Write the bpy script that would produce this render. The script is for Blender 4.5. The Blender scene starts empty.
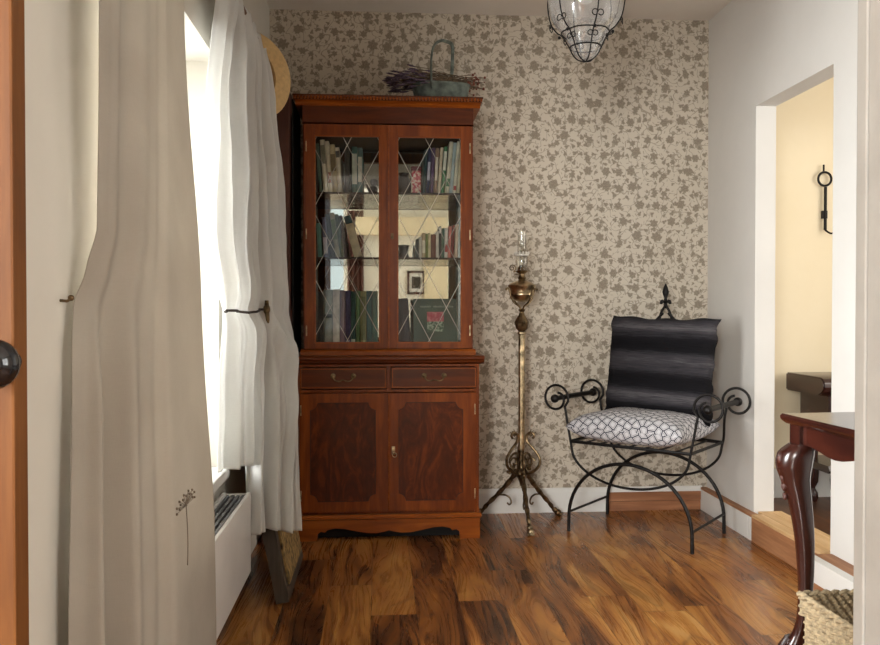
import bpy, bmesh, math, random
from mathutils import Vector, Matrix, noise as mnoise
PI = math.pi
random.seed(7)
SC = bpy.context.scene
COL = SC.collection

# ---------------------------------------------------------------- camera, world, lights, exposure
cam = bpy.data.cameras.new('camera'); camo = bpy.data.objects.new('camera', cam); COL.objects.link(camo)
cam.sensor_width = 36; cam.lens = 36 * 820 / 880; cam.clip_start = 0.05
yaw = math.atan(60 / 820); pit = math.atan(12 / 820)
camo.location = (0, 0, .966)
camo.rotation_euler = (PI / 2 - pit, 0, -yaw)
SC.camera = camo
SC.view_settings.view_transform = 'Standard'; SC.view_settings.look = 'None'
SC.view_settings.gamma = 1; SC.view_settings.use_curve_mapping = False
SC.view_settings.exposure = 1.28
W = bpy.data.worlds.new('world'); SC.world = W; W.use_nodes = True
bg = W.node_tree.nodes['Background']; bg.inputs[0].default_value = (.88, .95, 1, 1); bg.inputs[1].default_value = .62

def area(name, loc, target, sx, sy, power, col=(1, 1, 1), spread=180):
    l = bpy.data.lights.new(name, 'AREA'); l.shape = 'RECTANGLE'; l.size = sx; l.size_y = sy
    l.energy = power; l.color = col; l.spread = math.radians(spread)
    o = bpy.data.objects.new(name, l); COL.objects.link(o); o.location = loc
    o.rotation_euler = (Vector(target) - Vector(loc)).to_track_quat('-Z', 'Y').to_euler()
    return o
area('daylight_side_window', (-.98, 2.06, 1.12), (1, 2.06, 1.02), 1.05, 1.2, 21, (1, .995, .98), 90)
area('hall_side_fill', (2.5, -.9, 1.35), (0, -.5, 1.1), 1.9, 1.5, 34, (1, .97, .92))  # unseen fill light added on the right of the camera's room
area('hall_end_fill', (-1.46, -2.74, 1.5), (-1.3, 0, 1.4), 1.0, 1.5, 112, (1, .98, .95))  # fill light added behind the camera to brighten wallpaper and chair
area('daylight_next_room', (3.28, 2.7, 1.4), (1.6, 3.3, 1.1), 1.3, 1.3, 13, (1, .95, .87))

# ---------------------------------------------------------------- helpers
def lin(c): return tuple(((x / 255) / 12.92 if x / 255 <= .04045 else ((x / 255 + .055) / 1.055) ** 2.4) for x in c)
def c4(c): return (*lin(c), 1)
class NT:
    def __init__(s, name):
        s.m = bpy.data.materials.new(name); s.m.use_nodes = True; s.t = s.m.node_tree
        s.b = s.t.nodes['Principled BSDF']; s.out = s.t.nodes['Material Output']
    def n(s, typ, **kw):
        x = s.t.nodes.new(typ)
        for k, v in kw.items(): setattr(x, k, v)
        return x
    def l(s, a, b): s.t.links.new(a, b)
    def val(s, x, sock):
        if hasattr(x, 'is_output'): s.l(x, sock)
        else: sock.default_value = x
    def math(s, op, a, b=None, c=None, clamp=False):
        x = s.n('ShaderNodeMath', operation=op); x.use_clamp = clamp
        s.val(a, x.inputs[0])
        if b is not None: s.val(b, x.inputs[1])
        if c is not None: s.val(c, x.inputs[2])
        return x.outputs[0]
    def vm(s, op, a, b=None):
        x = s.n('ShaderNodeVectorMath', operation=op); s.val(a, x.inputs[0])
        if b is not None: s.val(b, x.inputs[1])
        return x.outputs['Value'] if op in ('LENGTH', 'DISTANCE', 'DOT_PRODUCT') else x.outputs[0]
    def coord(s, scale=(1, 1, 1), rot=(0, 0, 0), loc=(0, 0, 0)):
        tc = s.n('ShaderNodeTexCoord'); mp = s.n('ShaderNodeMapping'); s.l(tc.outputs['Object'], mp.inputs[0])
        mp.inputs['Scale'].default_value = scale; mp.inputs['Rotation'].default_value = rot; mp.inputs['Location'].default_value = loc
        return mp.outputs[0]
    def noise(s, vec, scale=5, detail=3, rough=.5, dist=0):
        x = s.n('ShaderNodeTexNoise'); s.l(vec, x.inputs['Vector']); x.inputs['Scale'].default_value = scale
        x.inputs['Detail'].default_value = detail; x.inputs['Roughness'].default_value = rough; x.inputs['Distortion'].default_value = dist
        return x.outputs['Fac']
    def ramp(s, f, stops):
        x = s.n('ShaderNodeValToRGB'); s.l(f, x.inputs[0]); e = x.color_ramp.elements
        while len(e) < len(stops): e.new(.5)
        for q, (p, c) in zip(e, stops): q.position = p; q.color = c4(c)
        return x.outputs[0]
    def mix(s, f, a, b, mode='MIX'):
        x = s.n('ShaderNodeMix', data_type='RGBA', blend_type=mode); s.val(f, x.inputs[0]); s.val(a, x.inputs[6]); s.val(b, x.inputs[7])
        return x.outputs[2]
    def bump(s, h, strength=.3, dist=.002):
        x = s.n('ShaderNodeBump'); s.l(h, x.inputs['Height']); x.inputs['Strength'].default_value = strength; x.inputs['Distance'].default_value = dist
        s.l(x.outputs[0], s.b.inputs['Normal'])
    def col(s, c): s.val(c, s.b.inputs['Base Color'])
    def set(s, rough=.5, metal=0, spec=.5, coat=0):
        s.b.inputs['Roughness'].default_value = rough; s.b.inputs['Metallic'].default_value = metal
        s.b.inputs['Specular IOR Level'].default_value = spec; s.b.inputs['Coat Weight'].default_value = coat

def plain(name, c, rough=.5, metal=0, spec=.5, var=.08, scale=8, bump=0, coat=0):
    k = NT(name); v = k.coord(); f = k.noise(v, scale, 4)
    d = tuple(max(0, x * (1 - var)) for x in c); e = tuple(min(255, x * (1 + var)) for x in c)
    k.col(k.ramp(f, [(.3, d), (.7, e)])); k.set(rough, metal, spec, coat)
    if bump: k.bump(k.noise(k.coord(), scale * 12, 3), bump, .002)
    return k.m
def wood(name, dark, mid, light, axis='Z', scale=1, rough=.3, stretch=9, dist=1.2, coat=0, spec=.5):
    k = NT(name); s = [stretch * scale] * 3; s['XYZ'.index(axis)] = scale * .9
    v = k.coord(tuple(s)); f = k.noise(v, 2.2, 6, .6, dist); g = k.noise(v, 9, 4, .6, .3)
    f = k.math('ADD', k.math('MULTIPLY', f, .75), k.math('MULTIPLY', g, .25))
    k.col(k.ramp(f, [(.3, dark), (.5, mid), (.68, light)])); k.set(rough, 0, spec, coat); k.b.inputs['Coat Roughness'].default_value = .2
    k.bump(g, .06, .001)
    return k.m
def glassy(name, tint=(1, 1, 1), rough=0, refl=1.0, ior=1.5, lit_haze=0):
    # thin pane: straight-through transmission with fresnel reflection
    k = NT(name); k.t.nodes.remove(k.b)
    tr = k.n('ShaderNodeBsdfTransparent'); tr.inputs[0].default_value = (*tint, 1)
    gl = k.n('ShaderNodeBsdfGlossy'); gl.inputs['Roughness'].default_value = rough
    lw = k.n('ShaderNodeLayerWeight'); lw.inputs[0].default_value = .5
    fr = k.math('MULTIPLY_ADD', k.math('POWER', lw.outputs['Facing'], 4.0), .8, .05)
    mx = k.n('ShaderNodeMixShader'); k.l(k.math('MULTIPLY', fr, refl, clamp=True), mx.inputs[0]); k.l(tr.outputs[0], mx.inputs[1]); k.l(gl.outputs[0], mx.inputs[2])
    if lit_haze:  # white diffuse mixed in to paint the brightness of lit glass
        df = k.n('ShaderNodeBsdfDiffuse'); df.inputs[0].default_value = (.9, .9, .9, 1); m2 = k.n('ShaderNodeMixShader')
        k.val(k.math('MULTIPLY_ADD', k.noise(k.coord(), 14, 2), .9 * lit_haze, lit_haze * .5), m2.inputs[0]); k.l(mx.outputs[0], m2.inputs[1]); k.l(df.outputs[0], m2.inputs[2]); k.l(m2.outputs[0], k.out.inputs[0])
    else: k.l(mx.outputs[0], k.out.inputs[0])
    return k.m

def finish(bm, name, mat, parent=None, smooth=False, mats=None):
    bmesh.ops.recalc_face_normals(bm, faces=bm.faces)
    me = bpy.data.meshes.new(name); bm.to_mesh(me); bm.free()
    for m in (mats or [mat]): me.materials.append(m)
    o = bpy.data.objects.new(name, me); COL.objects.link(o)
    if parent: o.parent = parent
    if smooth:
        for p in me.polygons: p.use_smooth = True
        if smooth != 'all':
            try: me.set_sharp_from_angle(angle=math.radians(smooth if smooth is not True else 40))
            except Exception: pass
    return o
def thing(name, label, cat, loc=(0, 0, 0), rz=0, group=None):
    o = bpy.data.objects.new(name, None); COL.objects.link(o); o.empty_display_size = .05
    o.location = loc; o.rotation_euler = (0, 0, rz); o['label'] = label; o['category'] = cat
    if group: o['group'] = group
    return o
def tag(o, label, cat, group=None):
    o['label'] = label; o['category'] = cat
    if group: o['group'] = group
    return o
def struct(bm, name, mat, parent=None, **k):
    o = finish(bm, name, mat, parent, **k)
    if not parent: o['kind'] = 'structure'
    return o
def box(bm, x0, x1, y0, y1, z0, z1, bev=0, mi=0, M=None):
    vs = [bm.verts.new((x, y, z)) for x in (x0, x1) for y in (y0, y1) for z in (z0, z1)]
    fs = [bm.faces.new([vs[i] for i in q]) for q in ((0, 1, 3, 2), (4, 6, 7, 5), (0, 4, 5, 1), (2, 3, 7, 6), (0, 2, 6, 4), (1, 5, 7, 3))]
    for f in fs: f.material_index = mi
    if bev:
        es = list({e for f in fs for e in f.edges})
        r = bmesh.ops.bevel(bm, geom=es, offset=bev, segments=2, affect='EDGES', profile=.6)
        vs = list({v for f in r['faces'] for v in f.verts} | {v for v in vs if v.is_valid})
        for f in r['faces']: f.material_index = mi
    if M: bmesh.ops.transform(bm, matrix=M, verts=vs)
    return vs
def B(*a, **k): bm = bmesh.new(); box(bm, *a, **k); return bm
def tube(bm, pts, r, seg=10, closed=False, cap=True, flat=1.0, mi=0):
    pts = [Vector(p) for p in pts]; n = len(pts); rr = r if isinstance(r, (list, tuple)) else [r] * n
    rings = []; up = None
    for i in range(n):
        if closed: t = pts[(i + 1) % n] - pts[i - 1]
        else: t = pts[min(i + 1, n - 1)] - pts[max(i - 1, 0)]
        if t.length < 1e-9: t = Vector((0, 0, 1))
        t.normalize()
        if up is None:
            up = Vector((0, 0, 1)) if abs(t.z) < .9 else Vector((0, 1, 0))
        up = (up - t * up.dot(t))
        if up.length < 1e-6: up = t.orthogonal()
        up.normalize(); s = t.cross(up)
        rings.append([bm.verts.new(pts[i] + (up * math.cos(2 * PI * k / seg) + s * math.sin(2 * PI * k / seg) * flat) * rr[i]) for k in range(seg)])
    for i in range(n if closed else n - 1):
        a, b = rings[i], rings[(i + 1) % n]
        for k in range(seg): bm.faces.new((a[k], a[(k + 1) % seg], b[(k + 1) % seg], b[k])).material_index = mi
    if cap and not closed:
        bm.faces.new(rings[0][::-1]); bm.faces.new(rings[-1])
def lathe(bm, prof, c=(0, 0), seg=24, z0=0, lobes=0, amp=0):
    rings = []
    for r, z in prof:
        rings.append([bm.verts.new((c[0] + max(r, 1e-4) * (1 + amp * math.cos(lobes * 2 * PI * k / seg)) * math.cos(2 * PI * k / seg),
                                    c[1] + max(r, 1e-4) * (1 + amp * math.cos(lobes * 2 * PI * k / seg)) * math.sin(2 * PI * k / seg), z0 + z)) for k in range(seg)])
    for a, b in zip(rings, rings[1:]):
        for k in range(seg): bm.faces.new((a[k], a[(k + 1) % seg], b[(k + 1) % seg], b[k]))
    bm.faces.new(rings[0][::-1]); bm.faces.new(rings[-1])
def prism(bm, poly, axis, a, b, mi=0):
    # poly: 2D points; axis: extrusion axis
    def P(p, t):
        return {'X': (t, p[0], p[1]), 'Y': (p[0], t, p[1]), 'Z': (p[0], p[1], t)}[axis]
    v0 = [bm.verts.new(P(p, a)) for p in poly]; v1 = [bm.verts.new(P(p, b)) for p in poly]; n = len(poly)
    fs = [bm.faces.new(v0), bm.faces.new(v1[::-1])] + [bm.faces.new((v0[i], v1[i], v1[(i + 1) % n], v0[(i + 1) % n])) for i in range(n)]
    for f in fs: f.material_index = mi
    return v0 + v1
def ball(bm, c, r, sc=(1, 1, 1), u=14, v=10):
    M = Matrix.Translation(c) @ Matrix.Diagonal((*sc, 1)); bmesh.ops.create_uvsphere(bm, u_segments=u, v_segments=v, radius=r, matrix=M)
def catmull(P, n=8, closed=False):
    P = [Vector(p) for p in P]; out = []; m = len(P)
    for i in range(m if closed else m - 1):
        if closed: p0, p1, p2, p3 = P[i - 1], P[i], P[(i + 1) % m], P[(i + 2) % m]
        else: p0, p1, p2, p3 = P[max(i - 1, 0)], P[i], P[i + 1], P[min(i + 2, m - 1)]
        for k in range(n):
            t = k / n; out.append(.5 * ((2 * p1) + (p2 - p0) * t + (2 * p0 - 5 * p1 + 4 * p2 - p3) * t * t + (3 * p1 - p0 - 3 * p2 + p3) * t ** 3))
    if not closed: out.append(P[-1])
    return out
def interp(tab, x):
    # tab: list of (x, value or tuple) ascending
    if x <= tab[0][0]: return tab[0][1]
    for (a, va), (b, vb) in zip(tab, tab[1:]):
        if x <= b:
            t = (x - a) / (b - a); t = t * t * (3 - 2 * t) * .5 + t * .5
            return tuple(p + (q - p) * t for p, q in zip(va, vb)) if isinstance(va, tuple) else va + (vb - va) * t
    return tab[-1][1]

# ---------------------------------------------------------------- materials
def wallpaper():
    k = NT('floral_wallpaper'); v0 = k.coord((1, 0, 1))
    sep = k.n('ShaderNodeSeparateXYZ'); k.l(v0, sep.inputs[0]); cmb = k.n('ShaderNodeCombineXYZ'); k.l(sep.outputs[0], cmb.inputs[0]); k.l(sep.outputs[2], cmb.inputs[1])
    base = cmb.outputs[0]
    wob = k.n('ShaderNodeTexNoise'); k.l(base, wob.inputs['Vector']); wob.inputs['Scale'].default_value = 60; wob.inputs['Detail'].default_value = 2
    wv = k.vm('MULTIPLY', k.vm('SUBTRACT', wob.outputs['Color'], (.5, .5, .5)), (.011, .011, 0))
    vec = k.vm('ADD', base, wv)
    def layer(scale, r0, petals, amp, elong, off, rnd=.75):
        vv = k.vm('ADD', vec, (off, off * .7, 0))
        vo = k.n('ShaderNodeTexVoronoi', voronoi_dimensions='2D', feature='F1'); k.l(vv, vo.inputs['Vector']); vo.inputs['Scale'].default_value = scale; vo.inputs['Randomness'].default_value = rnd
        d = k.vm('SUBTRACT', vv, vo.outputs['Position'])
        cs = k.n('ShaderNodeSeparateColor'); k.l(vo.outputs['Color'], cs.inputs[0])
        rot = k.n('ShaderNodeVectorRotate', rotation_type='Z_AXIS'); k.l(d, rot.inputs['Vector']); k.l(k.math('MULTIPLY', cs.outputs[0], 6.28), rot.inputs['Angle'])
        dd = k.vm('MULTIPLY', rot.outputs[0], (1, elong, 0))
        s2 = k.n('ShaderNodeSeparateXYZ'); k.l(dd, s2.inputs[0])
        ang = k.math('ARCTAN2', s2.outputs[1], s2.outputs[0]); ln = k.vm('LENGTH', dd)
        pet = k.math('MULTIPLY_ADD', k.math('COSINE', k.math('MULTIPLY', ang, petals)), amp, 1)
        thr = k.math('MULTIPLY', pet, k.math('MULTIPLY_ADD', cs.outputs[1], r0 * .6, r0 * .7))
        return k.math('MULTIPLY', k.math('SUBTRACT', thr, ln), 230, clamp=True), ln
    f1, l1 = layer(12.5, .0195, 6, .14, 1.0, 0, .62)
    f2, l2 = layer(25, .0122, 3, .22, 1.5, 3.3, .8)
    f3, l3 = layer(40, .0062, 2, .35, 1.5, 7.7, .9)
    stem = k.math('MULTIPLY', k.math('SUBTRACT', .016, k.math('ABSOLUTE', k.math('SUBTRACT', k.noise(base, 17, 1), .5))), 160, clamp=True)
    stem = k.math('MULTIPLY', stem, .75)
    m = k.math('MAXIMUM', k.math('MAXIMUM', f1, f2), k.math('MAXIMUM', k.math('MULTIPLY', f3, .8), stem))
    veins = k.math('MULTIPLY_ADD', k.noise(base, 190, 2), 1.0, .40, clamp=True)
    m = k.math('MULTIPLY', m, veins)
    bcol = k.ramp(k.noise(base, 3, 3), [(.3, (200, 190, 174)), (.7, (206, 196, 180))])
    k.col(k.mix(m, bcol, c4((140, 128, 112)))); k.set(.75, 0, .2)
    return k.m
def floorboards():
    k = NT('acacia_laminate'); tc = k.n('ShaderNodeTexCoord'); sp = k.n('ShaderNodeSeparateXYZ'); k.l(tc.outputs['Object'], sp.inputs[0])
    W_, L_ = .145, 1.15
    xi = k.math('FLOOR', k.math('DIVIDE', k.math('ADD', sp.outputs[0], .03), W_))
    wn = k.n('ShaderNodeTexWhiteNoise', noise_dimensions='1D'); k.l(xi, wn.inputs['W'])
    yo = k.math('MULTIPLY_ADD', wn.outputs['Value'], L_ * 3, sp.outputs[1])
    yi = k.math('FLOOR', k.math('DIVIDE', yo, L_))
    cb = k.n('ShaderNodeCombineXYZ'); k.l(xi, cb.inputs[0]); k.l(yi, cb.inputs[1])
    w2 = k.n('ShaderNodeTexWhiteNoise', noise_dimensions='2D'); k.l(cb.outputs[0], w2.inputs['Vector'])
    off = k.vm('MULTIPLY', w2.outputs['Color'], (7, 11, 5))
    p = k.vm('ADD', k.vm('MULTIPLY', tc.outputs['Object'], (1, 1, 1)), off)
    a = k.vm('MULTIPLY', p, (5.0, .95, 1)); wrp = k.n('ShaderNodeTexNoise'); k.l(a, wrp.inputs['Vector']); wrp.inputs['Scale'].default_value = 1.0; wrp.inputs['Detail'].default_value = 2
    aw = k.vm('ADD', a, k.vm('MULTIPLY', wrp.outputs['Color'], (1.35, .9, 0)))
    f = k.noise(aw, 1.5, 5, .58, .9)
    fine = k.noise(k.vm('MULTIPLY', aw, (7, 1.2, 1)), 3.0, 5, .65, .3)
    g = k.math('ADD', k.math('MULTIPLY', f, .68), k.math('MULTIPLY', fine, .32))
    g = k.math('ADD', g, k.math('MULTIPLY_ADD', w2.outputs['Value'], .16, -.07))
    c = k.ramp(g, [(.33, (40, 23, 13)), (.41, (78, 46, 25)), (.47, (116, 69, 33)), (.54, (148, 92, 43)), (.62, (178, 122, 60)), (.74, (200, 152, 88))])
    # swirling dark veins
    vn = k.math('ABSOLUTE', k.math('SUBTRACT', k.noise(aw, 1.0, 2, .5, .7), .5))
    vein = k.math('MULTIPLY', k.math('SUBTRACT', .022, vn), 34, clamp=True)
    c = k.mix(k.math('MULTIPLY', vein, .5), c, c4((50, 27, 15)))
    # plank joints
    fx = k.math('FRACT', k.math('DIVIDE', k.math('ADD', sp.outputs[0], .03), W_)); fy = k.math('FRACT', k.math('DIVIDE', yo, L_))
    j = k.math('MAXIMUM', k.math('LESS_THAN', fx, .012), k.math('LESS_THAN', fy, .0022))
    c = k.mix(k.math('MULTIPLY', j, .7), c, c4((40, 22, 12)))
    k.col(c); k.set(.27, 0, .5); k.l(k.math('MULTIPLY_ADD', fine, .16, .2), k.b.inputs['Roughness'])
    k.bump(k.math('ADD', k.math('MULTIPLY', j, -1), k.math('MULTIPLY', fine, .15)), .25, .001)
    return k.m
def painted(name, a, b, scale=3, rough=.7, bump=.12):
    k = NT(name); v = k.coord(); f = k.noise(v, scale, 5, .6); k.col(k.ramp(f, [(.25, a), (.75, b)])); k.set(rough, 0, .3)
    k.bump(k.noise(k.coord(), 45, 4), bump, .002); return k.m
def linen(name, a, b, trans=.35, weave=900):
    k = NT(name); f = k.noise(k.coord((1, 1, 1)), 6, 4)
    w1 = k.noise(k.coord((60, 60, weave)), 1, 2); w2 = k.noise(k.coord((weave, weave, 60)), 1, 2)
    w = k.math('ADD', w1, w2)
    c = k.mix(k.math('MULTIPLY', w, .10), k.ramp(f, [(.3, a), (.7, b)]), c4((120, 110, 96)))
    k.col(c); k.set(.9, 0, .1); k.bump(w, .25, .001)
    tl = k.n('ShaderNodeBsdfTranslucent'); k.l(c, tl.inputs[0]); mx = k.n('ShaderNodeMixShader'); mx.inputs[0].default_value = trans
    k.l(k.b.outputs[0], mx.inputs[1]); k.l(tl.outputs[0], mx.inputs[2]); k.l(mx.outputs[0], k.out.inputs[0])
    return k.m
M = {}
M['paper'] = wallpaper(); M['floor'] = floorboards()
M['wallL'] = painted('cream_wall_paint', (202, 196, 184), (210, 204, 192))
M['wallR'] = painted('white_wall_paint', (214, 211, 206), (222, 219, 214))
M['reveal'] = painted('reveal_paint', (228, 224, 212), (234, 230, 220))
M['ceil'] = painted('ceiling_paint', (228, 222, 214), (234, 228, 220))
M['cream'] = painted('warm_cream_paint', (226, 211, 180), (232, 218, 190))
M['white'] = painted('white_gloss_paint', (222, 220, 214), (230, 228, 224), 4, .4, .05)
M['lining'] = painted('grey_white_lining_paint', (176, 172, 166), (192, 188, 182), 10, .6, .3)
M['rawwood'] = wood('raw_brown_timber', (120, 76, 48), (150, 98, 64), (176, 122, 84), 'X', 1, .6, 12, .4)
M['rawwoodY'] = wood('raw_brown_timber_long', (128, 84, 54), (160, 110, 74), (186, 136, 96), 'Y', 1, .6, 12, .4)
M['paleY'] = wood('pale_pine_board', (176, 134, 88), (208, 170, 122), (226, 194, 150), 'Y', 1, .6, 16, .5)
M['roomfloor'] = wood('dark_floor_boards', (60, 36, 20), (92, 58, 34), (120, 80, 48), 'Y', 1, .4, 9, .6)
M['pine'] = wood('orange_pine', (82, 48, 22), (104, 63, 29), (122, 77, 38), 'Z', 1, .5, 12, .6, 0, .2)
M['yew'] = wood('yew_wood', (82, 34, 8), (118, 54, 14), (146, 74, 22), 'Z', 1.2, .3, 8, .8, .06, .3)
M['yewX'] = wood('yew_wood_cross', (104, 46, 10), (140, 70, 18), (170, 94, 30), 'X', 1.2, .3, 8, .6, .06, .3)
M['mahog'] = wood('red_brown_veneer', (62, 24, 6), (86, 37, 10), (108, 50, 16), 'X', 1.5, .3, 7, .8, .06, .3)
M['burr'] = wood('burr_yew_veneer', (48, 17, 5), (80, 31, 8), (118, 54, 16), 'Z', 2.2, .28, 2.6, 3.0, .06, .3)
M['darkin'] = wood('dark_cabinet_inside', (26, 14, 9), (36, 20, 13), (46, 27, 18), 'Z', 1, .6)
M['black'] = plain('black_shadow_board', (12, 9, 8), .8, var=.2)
M['brass'] = plain('antique_brass', (168, 150, 120), .34, 1, var=.35, scale=40)
M['brassd'] = plain('tarnished_brass', (104, 88, 66), .4, 1, var=.4, scale=40)
M['iron'] = plain('black_wrought_iron', (26, 23, 22), .45, .6, var=.2, scale=50, bump=.2)
M['lead'] = plain('pale_lead_came', (190, 186, 178), .35, .3, var=.1)
M['glass'] = glassy('cabinet_glass', (.96, .97, .96), 0, .45)
M['shelfglass'] = glassy('shelf_glass', (.75, .82, .78), 0, 1)
M['winglass'] = glassy('window_glass', (.97, .98, .98), 0, 1)
M['clear'] = glassy('clear_blown_glass', (.975, .98, .98), .02, 2.6, 1.45, .14)
M['lampglass'] = glassy('chimney_glass', (.95, .95, .93), .02, 1.6, 1.45)
M['linen'] = linen('natural_linen', (180, 171, 158), (190, 182, 169), .26)
M['white_cloth'] = linen('white_cotton', (228, 228, 226), (236, 236, 233), .42)
M['straw'] = plain('straw', (200, 168, 116), .75, var=.06, scale=60, bump=.3)
M['strawd'] = plain('brown_hat_band', (92, 66, 40), .8, var=.12)
M['darkwood'] = wood('dark_brown_wood', (56, 29, 22), (74, 39, 29), (90, 50, 36), 'Z', 1, .45, 9)
M['mahT'] = wood('dark_mahogany', (34, 12, 8), (50, 19, 12), (70, 30, 19), 'Y', 1.2, .25, 7, .5, .4)
M['mahZ'] = wood('dark_mahogany_upright', (34, 13, 9), (48, 20, 14), (66, 30, 20), 'Z', 1.2, .25, 7, .5, .4)
M['greywood'] = wood('grey_brown_wood', (46, 40, 34), (66, 58, 50), (84, 76, 66), 'Z', 1, .5, 12)
M['pole'] = wood('brown_pole_wood', (86, 58, 36), (112, 80, 52), (130, 96, 66), 'Y', 1, .5, 12)
M['black_ceramic'] = plain('black_ceramic', (16, 15, 18), .12, 0, .6, var=.1)
M['zinc'] = plain('green_grey_zinc', (96, 104, 96), .6, .2, var=.3, scale=30, bump=.3)
M['lavender'] = plain('dried_lavender', (78, 64, 76), .9, var=.35, scale=90)
M['stem'] = plain('dried_stems', (96, 80, 62), .9, var=.35, scale=90)
M['dryrose'] = plain('dried_red_heads', (112, 62, 50), .9, var=.3, scale=90)
M['rad'] = plain('white_radiator_enamel', (226, 224, 220), .35, var=.02)
M['radd'] = plain('grey_grille', (120, 122, 124), .5, .3, var=.05)

# ---------------------------------------------------------------- the room
XL, XR, YB, ZC, YF = -.51, 1.585, 3.875, 2.365, 1.0
struct(B(XL - .6, XR + .14, -2.8, YB + .1, -.1, 0), 'floor', M['floor'])
struct(B(-2.3, 3.4, -2.8, YB + .6, ZC, ZC + .1), 'ceiling', M['ceil'])
struct(B(XL - .55, XR + .02, YB, YB + .12, 0, ZC), 'wall_back', M['paper'])
# left wall with the deep window recess
WY0, WY1, WZ0, WZ1 = 1.54, 2.64, .44, 1.75
bm = bmesh.new()
box(bm, XL - .40, XL, 1.0, WY0, 0, ZC); box(bm, XL - .40, XL, WY1, YB, 0, ZC)
box(bm, XL - .40, XL, WY0, WY1, 0, WZ0); box(bm, XL - .40, XL, WY0, WY1, WZ1, ZC)
struct(bm, 'wall_left', M['wallL'])
bm = bmesh.new()
for a in ((WY0, WY0 + .06, WZ0, WZ1), (WY1 - .06, WY1, WZ0, WZ1), (WY0, WY1, WZ0, WZ0 + .06), (WY0, WY1, WZ1 - .06, WZ1), (2.02, 2.07, WZ0, WZ1)):
    box(bm, XL - .40, XL - .34, a[0], a[1], a[2], a[3], bev=.004)
w1 = struct(bm, 'window_1', M['white'])
finish(B(XL - .375, XL - .369, WY0 + .05, WY1 - .05, WZ0 + .05, WZ1 - .05), 'pane', M['winglass'], w1)
finish(B(XL - .36, XL + .035, WY0 + .01, WY1 - .01, WZ0, WZ0 + .032, bev=.005), 'window_sill', M['white'], w1)
# right wall with the doorless opening
OY0, OY1, OZ = 2.775, 3.37, 1.83; T = .088
bm = bmesh.new()
box(bm, XR, XR + T, OY1, YB + .4, 0, ZC); box(bm, XR, XR + T, 1.0, OY0, 0, ZC); box(bm, XR, XR + T, OY0, OY1, OZ, ZC)
struct(bm, 'wall_right', M['wallR'])
# baseboards and raw timber kerbs
bm = bmesh.new(); prism(bm, [(YB, 0), (YB - .016, 0), (YB - .016, .095), (YB - .010, .108), (YB - .004, .115), (YB, .115)], 'X', XL, 1.09)
struct(bm, 'baseboard_back', M['white'])
bm = bmesh.new(); box(bm, 1.09, 1.56, YB - .008, YB, 0, .045); box(bm, 1.09, 1.56, YB - .012, YB, .048, .09)
box(bm, 1.09, 1.56, YB - .006, YB, .09, .115, mi=1)
struct(bm, 'baseboard_back_bare', M['rawwood'], mats=[M['rawwood'], M['white']])
bm = bmesh.new()
box(bm, 1.552, XR, 3.36, YB, 0, .098); box(bm, 1.552, XR, 3.325, 3.357, 0, .098)
box(bm, 1.553, XR + .002, 3.322, YB, .098, .108, mi=1)
struct(bm, 'baseboard_right', M['white'], mats=[M['white'], M['rawwoodY']])
bm = bmesh.new(); box(bm, 1.550, 1.575, 2.77, 3.318, 0, .10, bev=.002)
box(bm, 1.575, XR + T + .03, OY0 + .003, OY1 - .003, 0, .10)
for q in range(3): box(bm, 1.551 + q * .052, 1.551 + q * .052 + .050, OY0 + .003, 3.318 if q == 0 else OY1 - .003, .10, .112, bev=.0015, mi=1)
struct(bm, 'trim_threshold', M['rawwoodY'], mats=[M['rawwoodY'], M['paleY']])
bm = bmesh.new()
box(bm, 1.478, 1.545, 1.16, 2.74, 0, .035, mi=1)
box(bm, 1.480, 1.515, 1.16, 2.75, .035, .112); box(bm, 1.515, XR, 1.16, 2.765, .0, .098, mi=1)
box(bm, 1.515, XR, 1.16, 2.765, .098, .110, mi=1)
struct(bm, 'trim_near_kerb', M['white'], mats=[M['white'], M['rawwoodY']])
# front wall (with the doorway the camera looks through)
bm = bmesh.new(); box(bm, .697, XR + T, .98, 1.13, 0, ZC); box(bm, -2.3, XL - .40, .98, 1.13, 0, ZC); box(bm, XL - .40, .693, .98, 1.13, 1.95, ZC)
box(bm, XR + T, 2.3, .98, 1.13, 0, ZC)
struct(bm, 'wall_front', M['lining'])
bm = bmesh.new(); box(bm,   .687, .697, 1.118, 1.142, 0, 1.95, bev=.002); box(bm, .688, .697, .99, 1.113, 0, 1.95)
struct(bm, 'trim_doorway', M['lining'])
# room the camera stands in (seen in the reflections)
bm = bmesh.new(); box(bm, -2.4, -2.3, -2.8, 1.13, 0, ZC); struct(bm, 'wall_hall_left', M['wallL'])
bm = bmesh.new(); box(bm, 2.3, 2.4, -2.8, -1.85, 0, ZC); box(bm, 2.3, 2.4, .05, 1.13, 0, ZC); box(bm, 2.3, 2.4, -1.85, .05, 0, .6); box(bm, 2.3, 2.4, -1.85, .05, 2.1, ZC)
struct(bm, 'wall_hall_right', M['wallL'])
bm = bmesh.new()
for a in ((-1.85, -1.79, .6, 2.1), (-.01, .05, .6, 2.1), (-1.85, .05, .6, .66), (-1.85, .05, 2.04, 2.1), (-.93, -.87, .6, 2.1)): box(bm, 2.32, 2.38, *a)
w2 = struct(bm, 'window_added_side', M['white']); finish(B(2.348, 2.352, -1.8, 0, .65, 2.05), 'pane', M['winglass'], w2)  # unseen window added to go with the side fill light
bm = bmesh.new(); box(bm, -2.3, -2.0, -2.7, -2.6, 0, ZC); box(bm, -.41, 2.3, -2.7, -2.6, 0, ZC); box(bm, -2.0, -.41, -2.7, -2.6, 0, .7); box(bm, -2.0, -.41, -2.7, -2.6, 2.3, ZC)
struct(bm, 'wall_hall_end', M['reveal'])
bm = bmesh.new()
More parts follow.
